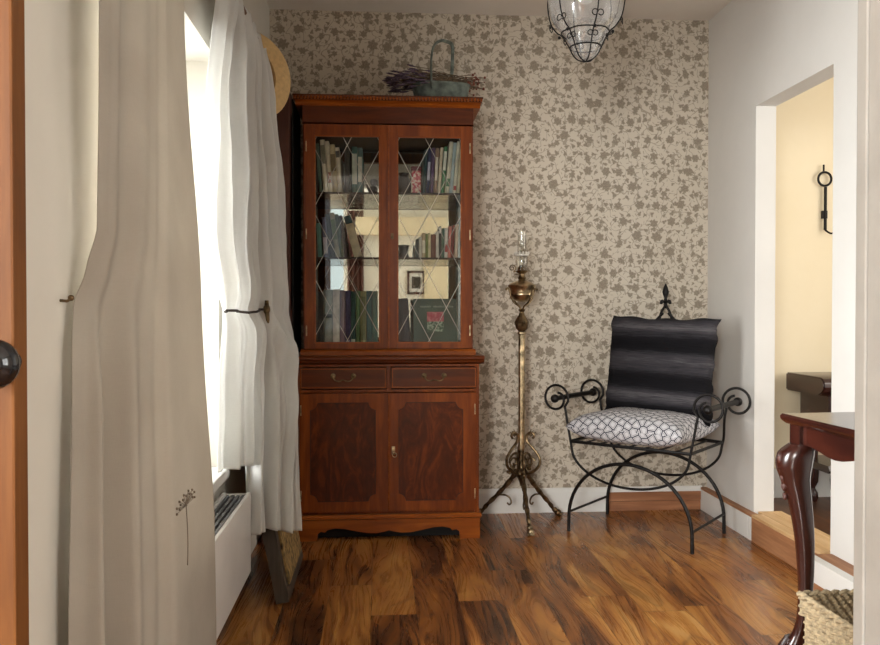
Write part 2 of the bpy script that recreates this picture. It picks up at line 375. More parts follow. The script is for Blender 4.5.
for a in ((-2.0, -1.96, .7, 2.3), (-.45, -.41, .7, 2.3), (-2.0, -.41, .7, .74), (-2.0, -.41, 2.26, 2.3), (-1.22, -1.18, .7, 2.3)): box(bm, a[0], a[1], -2.68, -2.64, a[2], a[3])
w3 = struct(bm, 'window_3', M['white']); finish(B(-1.97, -.44, -2.662, -2.658, .73, 2.27), 'pane', M['winglass'], w3)  # right end shows in the mirror; the rest is widened for the fill light
struct(B(-.30, 1.3, -2.6, -2.5, 1.9, 2.12), 'trim_hall_beam', M['cream'])
struct(B(.55, .95, -2.6, -2.56, 0, 1.85, bev=.006), 'door_2', M['cream'])
bm = bmesh.new()
for a in ((.30, .325, 1.17, 1.46), (.495, .52, 1.17, 1.46), (.30, .52, 1.17, 1.195), (.30, .52, 1.435, 1.46)): box(bm, a[0], a[1], -2.6, -2.575, a[2], a[3])
pf = thing('framed_picture', 'small dark framed picture on pale wall, seen mirrored inside right half of bookcase', 'picture', (.04, 0, 0))
finish(bm, 'frame', M['darkwood'], pf); finish(B(.32, .50, -2.598, -2.59, 1.19, 1.44), 'mount', M['white'], pf); finish(B(.355, .465, -2.594, -2.587, 1.24, 1.39), 'picture', M['greywood'], pf)
def curh(a, t): return (-.40 + .20 * a, -2.53 + .02 * math.sin(a * 22), .05 + (1 - t) * 2.15)
struct(B(-2.3, XL - .6, -2.7, 1.13, -.1, 0), 'floor_hall', M['floor'])
struct(B(XR + .14, 2.3, -2.7, 1.13, -.1, 0), 'floor_hall_side', M['floor'])
# next room through the opening
struct(B(XR + .14, 3.4, 1.13, 4.35, -.1, 0), 'floor_next_room', M['roomfloor'])
struct(B(XR + T, 3.4, 4.09, 4.2, 0, ZC), 'wall_next_back', M['cream'])
struct(B(3.4, 3.5, 1.13, 4.2, 0, ZC), 'wall_next_right', M['cream'])
struct(B(XR + T, 3.4, 4.075, 4.09, 0, .15, bev=.003), 'baseboard_next', M['white'])

# ---------------------------------------------------------------- pine door at the left edge
t = finish(B(-1.16, -.400, .930, .965, .01, 1.98, bev=.003), 'door_1', M['pine']); t['kind'] = 'structure'
kb = bmesh.new(); lathe(kb, [(.012, 0), (.012, .004), (.009, .008), (.009, .022), (.018, .028), (.026, .036), (.0272, .044), (.024, .054), (.015, .061), (.002, .063)], seg=32)
bmesh.ops.transform(kb, matrix=Matrix.Translation((-.404, .930, .910)) @ Matrix.Rotation(PI / 2, 4, 'X'), verts=kb.verts)
o = finish(kb, 'door_knob', M['black_ceramic'], t, smooth=True); o['label'] = 'round black ceramic door knob'

# ---------------------------------------------------------------- curtain pole, hat, curtains
pt = thing('curtain_pole', 'thin brown wooden curtain pole above left window, running towards the wallpapered wall', 'curtain pole', (-.44, 1.2, 1.93))
bm = bmesh.new(); tube(bm, [(0, 0, 0), (0, 1.93, 0)], .011, 12); finish(bm, 'pole', M['pole'], pt, smooth=True)
for y in (.05, 1.88):
    bm = bmesh.new(); tube(bm, [(-.069, y, 0), (-.012, y, 0)], .007, 8); lathe(bm, [(.0, 0), (.0, .0)]) if 0 else None
    box(bm, -.070, -.062, y - .02, y + .02, -.03, .03); finish(bm, 'bracket', M['pole'], pt, smooth=True)
bm = bmesh.new(); ball(bm, (0, 1.938, 0), .018); finish(bm, 'finial', M['pole'], pt, smooth='all')

def cloth(name, mat, f, ns, nt, label, cat, thick=.0016, parent=None):
    bm = bmesh.new(); g = [[bm.verts.new(f(i / ns, j / nt)) for i in range(ns + 1)] for j in range(nt + 1)]
    for j in range(nt):
        for i in range(ns): bm.faces.new((g[j][i], g[j][i + 1], g[j + 1][i + 1], g[j + 1][i]))
    o = finish(bm, name, mat, parent, smooth='all')
    md = o.modifiers.new('thick', 'SOLIDIFY'); md.thickness = thick; md.offset = 0
    if label: tag(o, label, cat)
    return o
def fold1(s):
    return math.sin(2 * PI * (2.6 * s + .10)) * .55 + math.sin(2 * PI * (5.1 * s + .4)) * .22
LN = [(0, (-.488, 1.305)), (.5, (-.488, 1.312)), (.90, (-.492, 1.345)), (.975, (-.496, 1.366)), (1.03, (-.478, 1.372)), (1.10, (-.462, 1.378)), (1.5, (-.446, 1.350)), (1.95, (-.440, 1.34))]
CN = [(0, (-.372, 1.530)), (.5, (-.374, 1.535)), (1.0, (-.398, 1.58)), (1.4, (-.425, 1.68)), (1.95, (-.440, 1.72))]
RN = [(0, (-.374, 1.888)), (.5, (-.376, 1.890)), (1.0, (-.408, 1.905)), (1.6, (-.438, 1.885)), (1.95, (-.44, 1.87))]
def cur1(s, t):
    z = .012 + (1 - t) * 1.915
    L, C_, R = (Vector(interp(T_, z)) for T_ in (LN, CN, RN))
    q = .70
    if s < q - .03: p = L.lerp(C_, s / q); d = C_ - L
    elif s > q + .03: p = C_.lerp(R, (s - q) / (1 - q)); d = R - C_
    else:
        w = (s - q + .03) / .06; A_ = L.lerp(C_, (q - .03) / q); B_ = C_.lerp(R, .03 / (1 - q))
        p = A_ * (1 - w) ** 2 + C_ * 2 * w * (1 - w) + B_ * w * w; d = (C_ - L).normalized().lerp((R - C_).normalized(), w)
    n = Vector((d.y, -d.x)).normalized()
    A = interp([(0, .026), (.9, .018), (1.0, .012), (1.3, .014), (1.95, .012)], z)
    off = A * fold1(s + .02 * math.sin(z * 3)) * min(1, max(0, (q - s) / .12)) * min(1, s / .08 + .3)
    off += .004 * mnoise.noise(Vector((s * 5, z * 2.2, 0)))
    off += (.030 * math.exp(-((s - .12) / .04) ** 2) - .022 * math.exp(-((s - .22) / .045) ** 2) + .016 * math.exp(-((s - .36) / .05) ** 2)) * interp([(0, 1.0), (.8, .7), (1.0, .1), (1.95, .25)], z)
    p = p + n * off
    return (p.x, p.y, z)
cloth('curtain', plain('brown_cloth', (84, 50, 42), .9), curh, 40, 12, 'dull brown curtain beside hall window, seen mirrored inside left half of bookcase', 'curtain')
c1 = cloth('curtain', M['linen'], cur1, 150, 150, 'natural beige linen curtain nearest the camera, with small embroidered flower head', 'curtain')
# embroidered cow parsley, stitched on the surface near the free edge
def on1(s, z, lift=.0016):
    t_ = 1 - (z - .012) / 1.915
    p = Vector(cur1(s, t_)); q = Vector(cur1(s + .01, t_)); r = Vector(cur1(s, t_ + .01)); n = (q - p).cross(r - p).normalized()
    if n.x < 0: n = -n
    return p + n * lift
bm = bmesh.new(); S0, ZE = .765, .588
tube(bm, [on1(S0 - .004 * k / 6 * 0 + .004 * math.sin(k * .4), ZE - .115 + k * .0142) for k in range(9)], .0011, 6)
for k in range(15):
    a = PI * (k / 14) * 1.15 - .08 * PI; r = .014 if k % 2 else .020
    e = (S0 + math.cos(a) * r * 3.3, ZE + .004 + math.sin(a) * r)
    tube(bm, [on1(S0, ZE), on1(*e)], .0006, 5)
    ball(bm, on1(*e, lift=.002), .0026, u=8, v=6)
ball(bm, on1(S0, ZE), .0024, u=8, v=6)
M['thread'] = plain('brown_thread', (112, 98, 84), .9, var=.2)
finish(bm, 'embroidered_flower', M['thread'], c1, smooth=True)
bm = bmesh.new(); tube(bm, [(-.510, 1.352, .982), (-.497, 1.346, .981), (-.491, 1.344, .984)], .0025, 8); ball(bm, (-.490, 1.344, .986), .005)
tag(finish(bm, 'curtain_hook', M['brassd'], smooth=True), 'small dark metal hook holding back the beige linen curtain', 'hook')

LN2 = [(.15, (-.495, 2.49)), (.5, (-.495, 2.49)), (.75, (-.485, 2.46)), (.90, (-.470, 2.440)), (.965, (-.462, 2.430)), (1.03, (-.480, 2.42)), (1.2, (-.498, 2.385)), (1.6, (-.492, 2.36)), (1.94, (-.440, 2.30))]
RN2 = [(.15, (-.262, 2.680)), (.255, (-.266, 2.69)), (.55, (-.292, 2.81)), (.83, (-.322, 2.94)), (.965, (-.338, 3.00)), (1.08, (-.352, 3.08)), (1.39, (-.385, 3.17)), (1.75, (-.418, 3.15)), (1.94, (-.440, 3.11))]
def cur2(s, t):
    zb = .262 if s > .42 else .482
    if s > .42: zb += .012 * math.sin((s - .42) * 9)
    ztop = 1.945 + .008 * math.sin(s * 2 * PI * 9)
    z = zb + (1 - t) * (ztop - zb)
    L = Vector(interp(LN2, z)); R = Vector(interp(RN2, z)); d = R - L; n = Vector((d.y, -d.x)).normalized()
    A = interp([(.1, .022), (.6, .024), (.90, .016), (.965, .009), (1.05, .016), (1.5, .024), (1.85, .020), (1.94, .012)], z)
    ph = .07 * math.sin(z * 2.3) + .04 * mnoise.noise(Vector((s * 2, z * 3, 1)))
    sn = math.sin(2 * PI * (6.2 * s + ph)); off = A * (1.15 * math.copysign(abs(sn) ** .6, sn) * .7 + .45 * math.sin(2 * PI * (10.7 * s - ph * 2 + .3)))
    below = interp([(.15, .0), (.45, .3), (.68, 1.0), (.85, .8), (.96, .0)], z)
    off += below * .045 * math.exp(-((s - .80) / .10) ** 2)            # cloth billowing out below the tie
    off -= .012 * below * math.exp(-((s - .60) / .05) ** 2)
    off -= .022 * math.exp(-((z - .965) / .035) ** 2) * math.exp(-((s - .35) / .35) ** 2)
    off += (.010 * mnoise.noise(Vector((s * 6, z * 4, 2))) + .003 * mnoise.noise(Vector((s * 17, z * 12, 5)))); off *= min(1, .25 + s / .12)
    # diagonal drags towards the knot
    off += .016 * math.sin((s - .64) * 30 + (z - .96) * 26) * math.exp(-((z - .88) / .12) ** 2) * math.exp(-((s - .75) / .2) ** 2)
    p = L + d * s + n * (off + .006)
    return (p.x, p.y, z)
c2 = cloth('curtain', M['white_cloth'], cur2, 220, 170, 'bright white cotton curtain gathered and tied back beside the dark bookcase', 'curtain')
tb = thing('curtain_tieback', 'dark cord tied round the white curtain with a knot at its right', 'tieback', (-.40, 2.62, .96))
def on2(s, z, lift=.004):
    zb = .262 if s > .42 else .482; ztop = 1.945 + .008 * math.sin(s * 2 * PI * 9); t_ = 1 - (z - zb) / (ztop - zb)
    p = Vector(cur2(s, t_)); d = Vector((R2(z) - L2(z)).to_3d()); n = Vector((d.y, -d.x, 0)).normalized(); return p + n * lift
def L2(z): return Vector(interp(LN2, z))
def R2(z): return Vector(interp(RN2, z))
pts = [on2(s / 40 * .64, .962 + .004 * math.sin(s / 6), .006) - Vector((-.40, 2.62, .96)) for s in range(0, 41)]
bm = bmesh.new(); tube(bm, pts, .004, 8); finish(bm, 'cord', plain('dark_cord', (58, 48, 44), .8), tb, smooth=True)
kp = pts[-1]
bm = bmesh.new(); ball(bm, kp, .012, (1, 1, 1.5)); tube(bm, [kp + Vector((0, 0, .03)), kp, kp + Vector((.004, 0, -.05))], [.006, .009, .006], 8)
finish(bm, 'knot', M['brassd'], tb, smooth=True)

ht = thing('straw_hat', 'pale straw sun hat hanging from the end of the curtain pole', 'hat', (-.462, 3.17, 1.872))
HR = Vector((.76, -.62, .14)).to_track_quat('Z', 'Y').to_matrix().to_4x4()
bm = bmesh.new(); prof = [(.001, -.105), (.05, -.104), (.078, -.095), (.086, -.07), (.088, -.02), (.092, 0), (.12, .004), (.15, .002), (.168, -.006), (.169, -.003), (.15, .005), (.12, .007), (.090, .003), (.084, -.02), (.082, -.07), (.074, -.091), (.05, -.100), (.001, -.101)]
lathe(bm, prof, seg=48)
for v in bm.verts:
    r = math.hypot(v.co.x, v.co.y)
    if r > .1: v.co.z += .012 * math.sin(math.atan2(v.co.y, v.co.x) * 2 + .6) * (r - .09) / .08
bmesh.ops.transform(bm, matrix=HR, verts=bm.verts); finish(bm, 'hat_body', M['straw'], ht, smooth=True)
bm = bmesh.new(); lathe(bm, [(.0895, -.045), (.0895, -.02), (.093, -.003), (.091, -.003), (.0875, -.02), (.0875, -.045)], seg=48); bmesh.ops.transform(bm, matrix=HR, verts=bm.verts)
finish(bm, 'hat_band', M['strawd'], ht, smooth=True)

# ---------------------------------------------------------------- radiator
rd = thing('radiator', 'low white panel radiator beneath the left window, behind the curtains', 'radiator', (-.445, 1.58, .15))
bm = bmesh.new(); box(bm, .030, .042, 0, 1.01, 0, .25, bev=.004); finish(bm, 'front_panel', M['rad'], rd, smooth=True)
finish(B(-.045, -.033, 0, 1.01, 0, .25, bev=.004), 'rear_panel', M['rad'], rd, smooth=True)
for y_ in (0, 1.004): finish(B(-.033, .030, y_, y_ + .006, .005, .245), 'side_cover', M['rad'], rd)
bm = bmesh.new()
for i in range(4): box(bm, -.030 + i * .0155, -.022 + i * .0155, .01, 1.00, .235, .243)
for i in range(17): box(bm, -.033, .030, .02 + i * .059, .028 + i * .059, .225, .236)
finish(bm, 'top_grille', M['radd'], rd)
bm = bmesh.new(); tube(bm, [(0, 1.008, .03), (0, 1.045, .03), (-.055, 1.045, .03)], .008, 8); lathe(bm, [(.016, 0), (.018, .03), (.015, .06), (.004, .064)], c=(0, 1.045), z0=.035, seg=16)
finish(bm, 'valve', M['rad'], rd, smooth=True)
for y_ in (.15, .82): finish(B(-.064, -.045, y_, y_ + .04, .02, .2), 'wall_bracket', M['radd'], rd)

# ---------------------------------------------------------------- leaning framed panel below the white curtain
lp = thing('leaning_picture', 'grey-brown wooden framed panel leaning against left wall below white curtain', 'panel', (-.295, 2.70, 0))
LM = Matrix.Rotation(-math.radians(10.8), 4, 'Y')
def leanbox(bm, *a, **k): box(bm, *a, M=LM, **k)
bm = bmesh.new(); leanbox(bm, -.044, 0, 0, .04, .012, .72, bev=.002); leanbox(bm, -.044, 0, .46, .50, .012, .72, bev=.002); leanbox(bm, -.044, 0, .04, .46, .012, .052); leanbox(bm, -.044, 0, .04, .46, .68, .72)
finish(bm, 'frame', M['greywood'], lp)
bm = bmesh.new(); leanbox(bm, -.034, .006, .045, .455, .056, .676); finish(bm, 'panel', plain('mottled_straw_panel', (120, 98, 60), .8, var=.5, scale=50, bump=.6), lp)

# ---------------------------------------------------------------- tall dark wood piece in the corner
dw = thing('folded_screen', 'tall dark brown wooden screen standing between white curtain and bookcase', 'screen', (-.50, 3.42, 0))
for i, x in enumerate((0.012, .078)):
    bm = bmesh.new(); y1 = .43
    for a in ((0, .05, 0, 1.875), (y1 - .05, y1, 0, 1.875), (.05, y1 - .05, .0, .09), (.05, y1 - .05, 1.785, 1.875), (.05, y1 - .05, .9, .97)): box(bm, x, x + .05, a[0], a[1], a[2], a[3])
    lf = finish(bm, 'leaf', M['darkwood'], dw); finish(B(x + .017, x + .033, .052, y1 - .052, .095, 1.78), 'infill_panel', M['darkwood'], lf)
finish(B(.1285, .1335, .10, .425, .0, 1.86), 'gap_shade_board', M['black'], dw)  # near-black board added to paint the dark gap beside the bookcase

# ---------------------------------------------------------------- bookcase
CX, CY = .037, 3.445
bc = thing('bookcase', 'tall yew-coloured bookcase cabinet with two leaded glass doors over drawers and cupboards', 'bookcase', (CX, CY, 0))
# plinth with serpentine cut-out
bm = bmesh.new()
half = [(.385, 0), (.300, 0), (.298, .030), (.285, .040), (.268, .036), (.258, .046), (.225, .053), (.185, .050), (.14, .040), (.09, .031), (.05, .030), (.02, .036), (0, .041)]
poly = [(x, z) for x, z in half] + [(-x, z) for x, z in half[::-1][1:]] + [(-.385, .088), (.385, .088)]
prism(bm, poly, 'Y', 0, .02)
box(bm, -.385, -.367, .02, .39, 0, .088); box(bm, .367, .385, .02, .39, 0, .088)
prism(bm, [(0.004, .088), (-.006, .092), (-.006, .100), (.002, .108), (.39, .108), (.39, .088)], 'X', -.391, .391)
finish(bm, 'plinth', M['yewX'], bc)
finish(B(-.36, .36, .05, .055, 0.002, .087), 'plinth_shade_board', M['black'], bc)  # black board standing in for the shade inside the plinth cut-out
# lower carcass
bm = bmesh.new()
box(bm, -.381, -.363, .012, .39, .108, .740); box(bm, .363, .381, .012, .39, .108, .740); box(bm, -.363, .363, .38, .39, .108, .74)
box(bm, -.363, .363, .02, .38, .108, .118); box(bm, -.363, .363, .012, .38, .622, .634); box(bm, -.363, .363, .012, .38, .73, .74)
box(bm, -.008, .008, .012, .38, .634, .73)
box(bm, -.381, -.374, .006, .012, .108, .74); box(bm, .374, .381, .006, .012, .108, .74)
finish(bm, 'lower_body', M['yew'], bc)
bm = bmesh.new(); prism(bm, [(.39, .740), (.006, .740), (-.010, .748), (-.012, .756), (-.020, .762), (-.020, .770), (-.012, .776), (.39, .776)], 'X', -.402, .402)
finish(bm, 'waist_moulding', M['mahog'], bc)
bm = bmesh.new(); prism(bm, [(.39, .7765), (.045, .7765), (.045, .792), (.055, .800), (.39, .800)], 'X', -.372, .372); finish(bm, 'upper_base_rail', M['yewX'], bc)
for i, (x0, x1) in enumerate(((-.372, -.009), (.009, .372))):
    xm = (x0 + x1) / 2
    d = finish(B(x0, x1, .002, .30, .638, .727, bev=.002), 'drawer', M['mahog'], bc)
    bm = bmesh.new(); e = .010
    for a in ((x0 + .004, x1 - .004, .642, .646), (x0 + .004, x1 - .004, .719, .723), (x0 + .004, x0 + .008, .646, .719), (x1 - .008, x1 - .004, .646, .719)): box(bm, a[0], a[1], -.0012, .003, a[2], a[3])
    finish(bm, 'drawer_bead', M['yewX'], d)
    bm = bmesh.new()
    for sx in (-.042, .042):
        lathe(bm, [(.011, 0), (.011, .003), (.006, .005), (.005, .012), (.007, .015), (.002, .018)], seg=12)
        vs = bm.verts[-72:] if hasattr(bm.verts, '__getitem__') else None
        bm.verts.ensure_lookup_table(); vs = bm.verts[-72:]
        bmesh.ops.transform(bm, matrix=Matrix.Translation((xm + sx, .002, .692)) @ Matrix.Rotation(PI / 2, 4, 'X'), verts=vs)
    tube(bm, catmull([(xm - .042, -.012, .690), (xm - .034, -.014, .676), (xm - .018, -.015, .671), (xm, -.015, .676), (xm + .018, -.015, .671), (xm + .034, -.014, .676), (xm + .042, -.012, .690)], 5), .003, 8)
    finish(bm, 'drawer_handle', M['brassd'], d, smooth=True)
    # cupboard door: light crossbanding, dark shaped centre panel
    a0, a1 = (x0, -.0015) if i == 0 else (.0015, x1); z0, z1 = .121, .619
    dr = finish(B(a0, a1, .000, .018, z0, z1, bev=.002), 'cupboard_door', M['yew'], bc)
    px0, px1, pz0, pz1, r = a0 + .045, a1 - .045, z0 + .045, z1 - .040, .030
    if i == 0: px1 = a1 - .055
    else: px0 = a0 + .040; px1 = a1 - .060
    pts = []
    for (cx, cz, s0) in ((px0, pz0, 90), (px1, pz0, 180), (px1, pz1, 270), (px0, pz1, 0)):
        for k in range(7):
            an = math.radians(s0 - 90 * k / 6); pts.append((cx + r * math.cos(an), cz + r * math.sin(an)))
    bm = bmesh.new(); prism(bm, pts, 'Y', -.0012, .001); finish(bm, 'centre_panel', M['burr'], dr)
    # stringing line round the panel
    bm = bmesh.new(); tube(bm, [(p[0], -.0012, p[1]) for p in pts], .0012, 6, closed=True); finish(bm, 'stringing', M['darkin'], dr, smooth=True)
    if i == 0: finish(B(-.003, .002, -.004, .000, z0, z1, bev=.0015), 'closing_bead', M['yewX'], dr)
    xx = a0 + .004 if i == 0 else a1 - .010
    for hz in (z0 + .07, z1 - .07): finish(B(xx - .001, xx + .004, -.002, .002, hz - .022, hz + .022), 'hinge', M['brass'], dr)
    bm = bmesh.new()
    if i == 1:
        box(bm, a0 + .010, a0 + .024, -.003, .001, .36, .395, bev=.001); tube(bm, [(a0 + .017, -.003, .37), (a0 + .017, -.02, .37)], .0022, 8)
        tube(bm, [(a0 + .022 + .009 * math.cos(q * PI / 6), -.022, .362 + .009 * math.sin(q * PI / 6)) for q in range(12)], .0018, 6, closed=True)
        finish(bm, 'lock_plate', M['brass'], dr, smooth=True)
    else: bm.free()
# upper carcass
Y0 = .062
for x_ in (-.363, .345): finish(B(x_, x_ + .018, Y0 + .018, .39, .800, 1.83), 'upper_side', M['yew'], bc)
k = NT('mirror_glass'); k.col(c4((205, 208, 202))); k.set(.015, 1)
finish(B(-.342, .342, .3795, .3815, .813, 1.764), 'mirror_back', k.m, bc)
bm = bmesh.new(); box(bm, -.345, .345, .382, .39, .80, 1.83); box(bm, -.345, .345, Y0 + .02, .382, 1.765, 1.775); box(bm, -.345, .345, Y0 + .02, .382, .800, .812)
for sx in (-1, 1): box(bm, min(sx * .345, sx * .3435), max(sx * .345, sx * .3435), Y0 + .03, .382, .812, 1.765)
box(bm, -.008, .008, Y0 + .03, .05 + Y0, .812, 1.765)
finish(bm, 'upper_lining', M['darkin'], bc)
bm = bmesh.new(); box(bm, -.363, .363, Y0, Y0 + .018, 1.757, 1.832)
for i in range(2): box(bm, -.363, .363, Y0 - .002, Y0 + .001, 1.757 + i * .0, 1.761)
finish(bm, 'frieze', M['mahog'], bc)
bm = bmesh.new(); cy = Y0
prism(bm, [(.39, 1.832), (cy - .002, 1.832), (cy - .006, 1.835), (cy - .012, 1.843), (cy - .024, 1.850), (cy - .026, 1.851), (.39, 1.851)], 'X', -.392, .392)
finish(bm, 'cornice', M['yewX'], bc)
bm = bmesh.new(); box(bm, -.398, .398, cy - .030, .39, 1.851, 1.864); box(bm, -.402, .402, cy - .038, .39, 1.864, 1.872, bev=.003)
finish(bm, 'cornice_top', M['mahog'], bc)
bm = bmesh.new()
for i in range(58): x = -.395 + i * .01375; box(bm, x, x + .008, cy - .040, cy - .0295, 1.853, 1.8638)
finish(bm, 'dentil_moulding', M['yewX'], bc)
# glass doors
for i in range(2):
    x0, x1 = (-.356, -.0015) if i == 0 else (.0015, .356); z0, z1 = .803, 1.755; st = .044
    if i == 1: pass
    g = (x0 + st, x1 - .036) if i == 0 else (x0 + .036, x1 - st); gz = (.828, 1.706)
    bm = bmesh.new(); y0, y1 = Y0 - .002, Y0 + .018
    box(bm, x0, g[0], y0, y1, z0, z1, bev=.002); box(bm, g[1], x1, y0, y1, z0, z1, bev=.002); box(bm, g[0], g[1], y0, y1, z0, gz[0]); box(bm, g[0], g[1], y0, y1, gz[1], z1)
    d = finish(bm, 'glass_door', M['yew'], bc)
    bm = bmesh.new()
    for a in ((g[0] - .002, g[0] + .004, gz[0], gz[1]), (g[1] - .004, g[1] + .002, gz[0], gz[1]), (g[0], g[1], gz[0] - .002, gz[0] + .004), (g[0], g[1], gz[1] - .004, gz[1] + .002)):
        box(bm, a[0], a[1], y0 - .002, y0 + .006, a[2], a[3])
    finish(bm, 'glazing_bead', M['yewX'], d)
    finish(B(g[0], g[1], Y0 + .006, Y0 + .009, gz[0], gz[1]), 'glass_pane', M['glass'], d)
    # diamond lattice, clipped to the pane
    bm = bmesh.new(); xm = (g[0] + g[1]) / 2; hw, hh = .073, .138; zc = .966 + (310 - 211) * 3.53 / 820
    for sl in (1, -1):
        for k in range(-8, 9):
            # x - xm = sl*(z-zc)*hw/hh + 2*k*hw
            P = []
            for q in range(0, 401):
                z = gz[0] + (gz[1] - gz[0]) * q / 400; x = xm + sl * (z - zc) * hw / hh + 2 * k * hw
                if g[0] <= x <= g[1]: P.append((x, z))
            if len(P) > 3:
                tube(bm, [(P[0][0], Y0 + .0055, P[0][1]), (P[-1][0], Y0 + .0055, P[-1][1])], .0013, 6)
    finish(bm, 'leaded_lattice', M['lead'], d)
    hx = x0 + .006 if i == 0 else x1 - .010
    for hz in (.88, 1.29, 1.66): finish(B(hx, hx + .005, y0 - .003, y0 + .001, hz - .022, hz + .022, bev=.001), 'hinge', M['brass'], d)
    if i == 0: finish(B(-.004, .003, y0 - .004, y0 + .001, z0, z1, bev=.0015), 'closing_bead', M['yewX'], d)
    else:
        bm = bmesh.new(); box(bm, x0 + .008, x0 + .020, y0 - .002, y0 + .001, 1.27, 1.295, bev=.0008); finish(bm, 'lock_plate', M['brassd'], d)
SH = (.812, 1.196, 1.476)
for z in SH[1:]:
    finish(B(-.3435, .3435, Y0 + .052, .378, z - .008, z, bev=.001), 'glass_shelf', M['shelfglass'], bc)
    finish(B(-.3435, .3435, Y0 + .048, Y0 + .052, z - .009, z, bev=.001), 'shelf_edge', M['darkin'], bc)

# ---------------------------------------------------------------- books
_bm = {}
def bookmat(c):
    if c not in _bm: _bm[c] = plain('book_cloth_%d_%d_%d' % c, c, .55, var=.12, scale=30)
    return _bm[c]
M['pages'] = plain('book_pages', (206, 196, 170), .9, var=.05, scale=80)
def book(x, z, w, h, d, c, label, lean=0, band=None, y=3.607, group='books inside the bookcase'):
    """spine faces the room; lean in degrees, positive tips the top to the right"""
    o = thing('book', label, 'book', (x, y, z), 0, group)
    R = Matrix.Rotation(math.radians(lean), 4, 'Y')
    if lean > 0: R = Matrix.Translation((0, 0, w * math.sin(math.radians(lean)))) @ R if False else R
    # pivot at the lower corner that carries the book
    px = w if lean > 0 else 0
    R = Matrix.Translation((px, 0, 0)) @ Matrix.Rotation(math.radians(lean), 4, 'Y') @ Matrix.Translation((-px, 0, 0))
    bm = bmesh.new(); t = .0025 if w > .012 else .0015
    box(bm, 0, t, 0, d, 0, h, M=R); box(bm, w - t, w, 0, d, 0, h, M=R)
    v = prism(bm, [(0, .001), (w * .15, -.002), (w * .5, -.0035), (w * .85, -.002), (w, .001), (w, .004), (0, .004)], 'Z', 0, h); bmesh.ops.transform(bm, matrix=R, verts=v)
    finish(bm, 'cover', bookmat(c), o)
    bm = bmesh.new(); box(bm, t, w - t, .004, d - .004, .003, h - .003, M=R); finish(bm, 'page_block', M['pages'], o)
    if band:
        bc_, lo, hi = band
        bm = bmesh.new(); box(bm, w * .06, w * .94, -.0042, -.001, h * lo, h * hi, M=R); finish(bm, 'spine_label', bookmat(bc_), o)
    return o
# (x, width, height, depth, colour, lean, band, description)
def row(z, items, where, sh=0):
    for x, w, h, d, c, lean, band, desc in items: book(x + sh, z + .0005, w, h, d, c, desc + ' ' + where, lean, band)
CR, TEAL, WH, BK = (214, 206, 182), (74, 120, 118), (222, 220, 212), (34, 34, 38)
row(SH[2], [
    (-.282, .014, .215, .15, (86, 110, 98), -4, None, 'dull green book, first from left'),
    (-.262, .020, .232, .17, CR, -4, ((120, 116, 96), .55, .9), 'tall cream book, first of the leaning cream ones'),
    (-.240, .016, .226, .17, (220, 212, 190), -4, ((150, 90, 60), .2, .4), 'tall cream book with small brown band'),
    (-.222, .022, .212, .16, (204, 190, 150), -4, ((122, 104, 70), .45, .8), 'buff yellow book with brown lettering panel'),
    (-.198, .017, .200, .16, (222, 216, 196), -4, ((90, 90, 84), .78, .92), 'shorter off-white book with dark top mark'),
    (-.172, .022, .196, .16, (56, 52, 50), 0, None, 'dark grey book before a gap'),
    (-.140, .024, .204, .16, TEAL, 0, ((196, 208, 200), .2, .85), 'upright teal book with pale title strip'),
    (-.114, .020, .200, .16, (98, 134, 136), 0, ((210, 214, 208), .25, .8), 'upright blue-grey book right of the teal one'),
], 'on top shelf, left glass door', .018)
row(SH[2], [
    (.186, .014, .196, .16, (36, 66, 70), 3, None, 'dark teal book, first after the pink tin'),
    (.203, .013, .202, .16, (44, 52, 92), 3, ((170, 170, 190), .3, .7), 'navy blue book with pale lettering strip'),
    (.219, .014, .204, .16, (92, 70, 104), 3, None, 'purple book'),
    (.236, .013, .203, .16, (156, 130, 108), 3, ((216, 208, 190), .3, .8), 'tan book with cream strip'),
    (.252, .013, .206, .16, (204, 190, 166), 4, None, 'pale beige book'),
    (.268, .015, .210, .16, (58, 118, 74), 4, ((222, 224, 210), .5, .9), 'green book with white upper label'),
    (.286, .017, .232, .17, (216, 212, 190), 5, ((70, 120, 80), .15, .3), 'tall cream book with green foot band'),
    (.305, .013, .228, .17, (178, 196, 198), 5, None, 'tall pale blue book'),
    (.320, .013, .234, .17, (226, 220, 196), 5, ((170, 60, 50), .08, .16), 'tallest cream book with red foot mark'),
    (.336, .012, .226, .17, (208, 198, 164), 5, None, 'last buff book at right end'),
], 'on top shelf, right glass door')
row(SH[1], [
    (-.287, .018, .150, .14, (96, 140, 130), -3, None, 'short pale teal book, first from left'),
    (-.262, .020, .176, .15, (104, 106, 132), -3, ((190, 188, 200), .1, .5), 'slate blue book'),
    (-.232, .020, .190, .15, (60, 58, 54), -8, None, 'charcoal leaning book'),
    (-.2105, .020, .196, .15, (150, 146, 120), -8, ((96, 110, 70), .4, .85), 'grey-green leaning book'),
    (-.1895, .016, .190, .15, (76, 88, 58), -8, None, 'olive leaning book'),
    (-.1725, .015, .184, .15, (44, 36, 40), -8, None, 'near-black leaning book'),
    (-.1300, .035, .186, .14, (206, 198, 170), -15, ((30, 74, 80), .80, .99), 'thick cream leaning book with dark teal top'),
], 'on middle shelf, left glass door', .018)
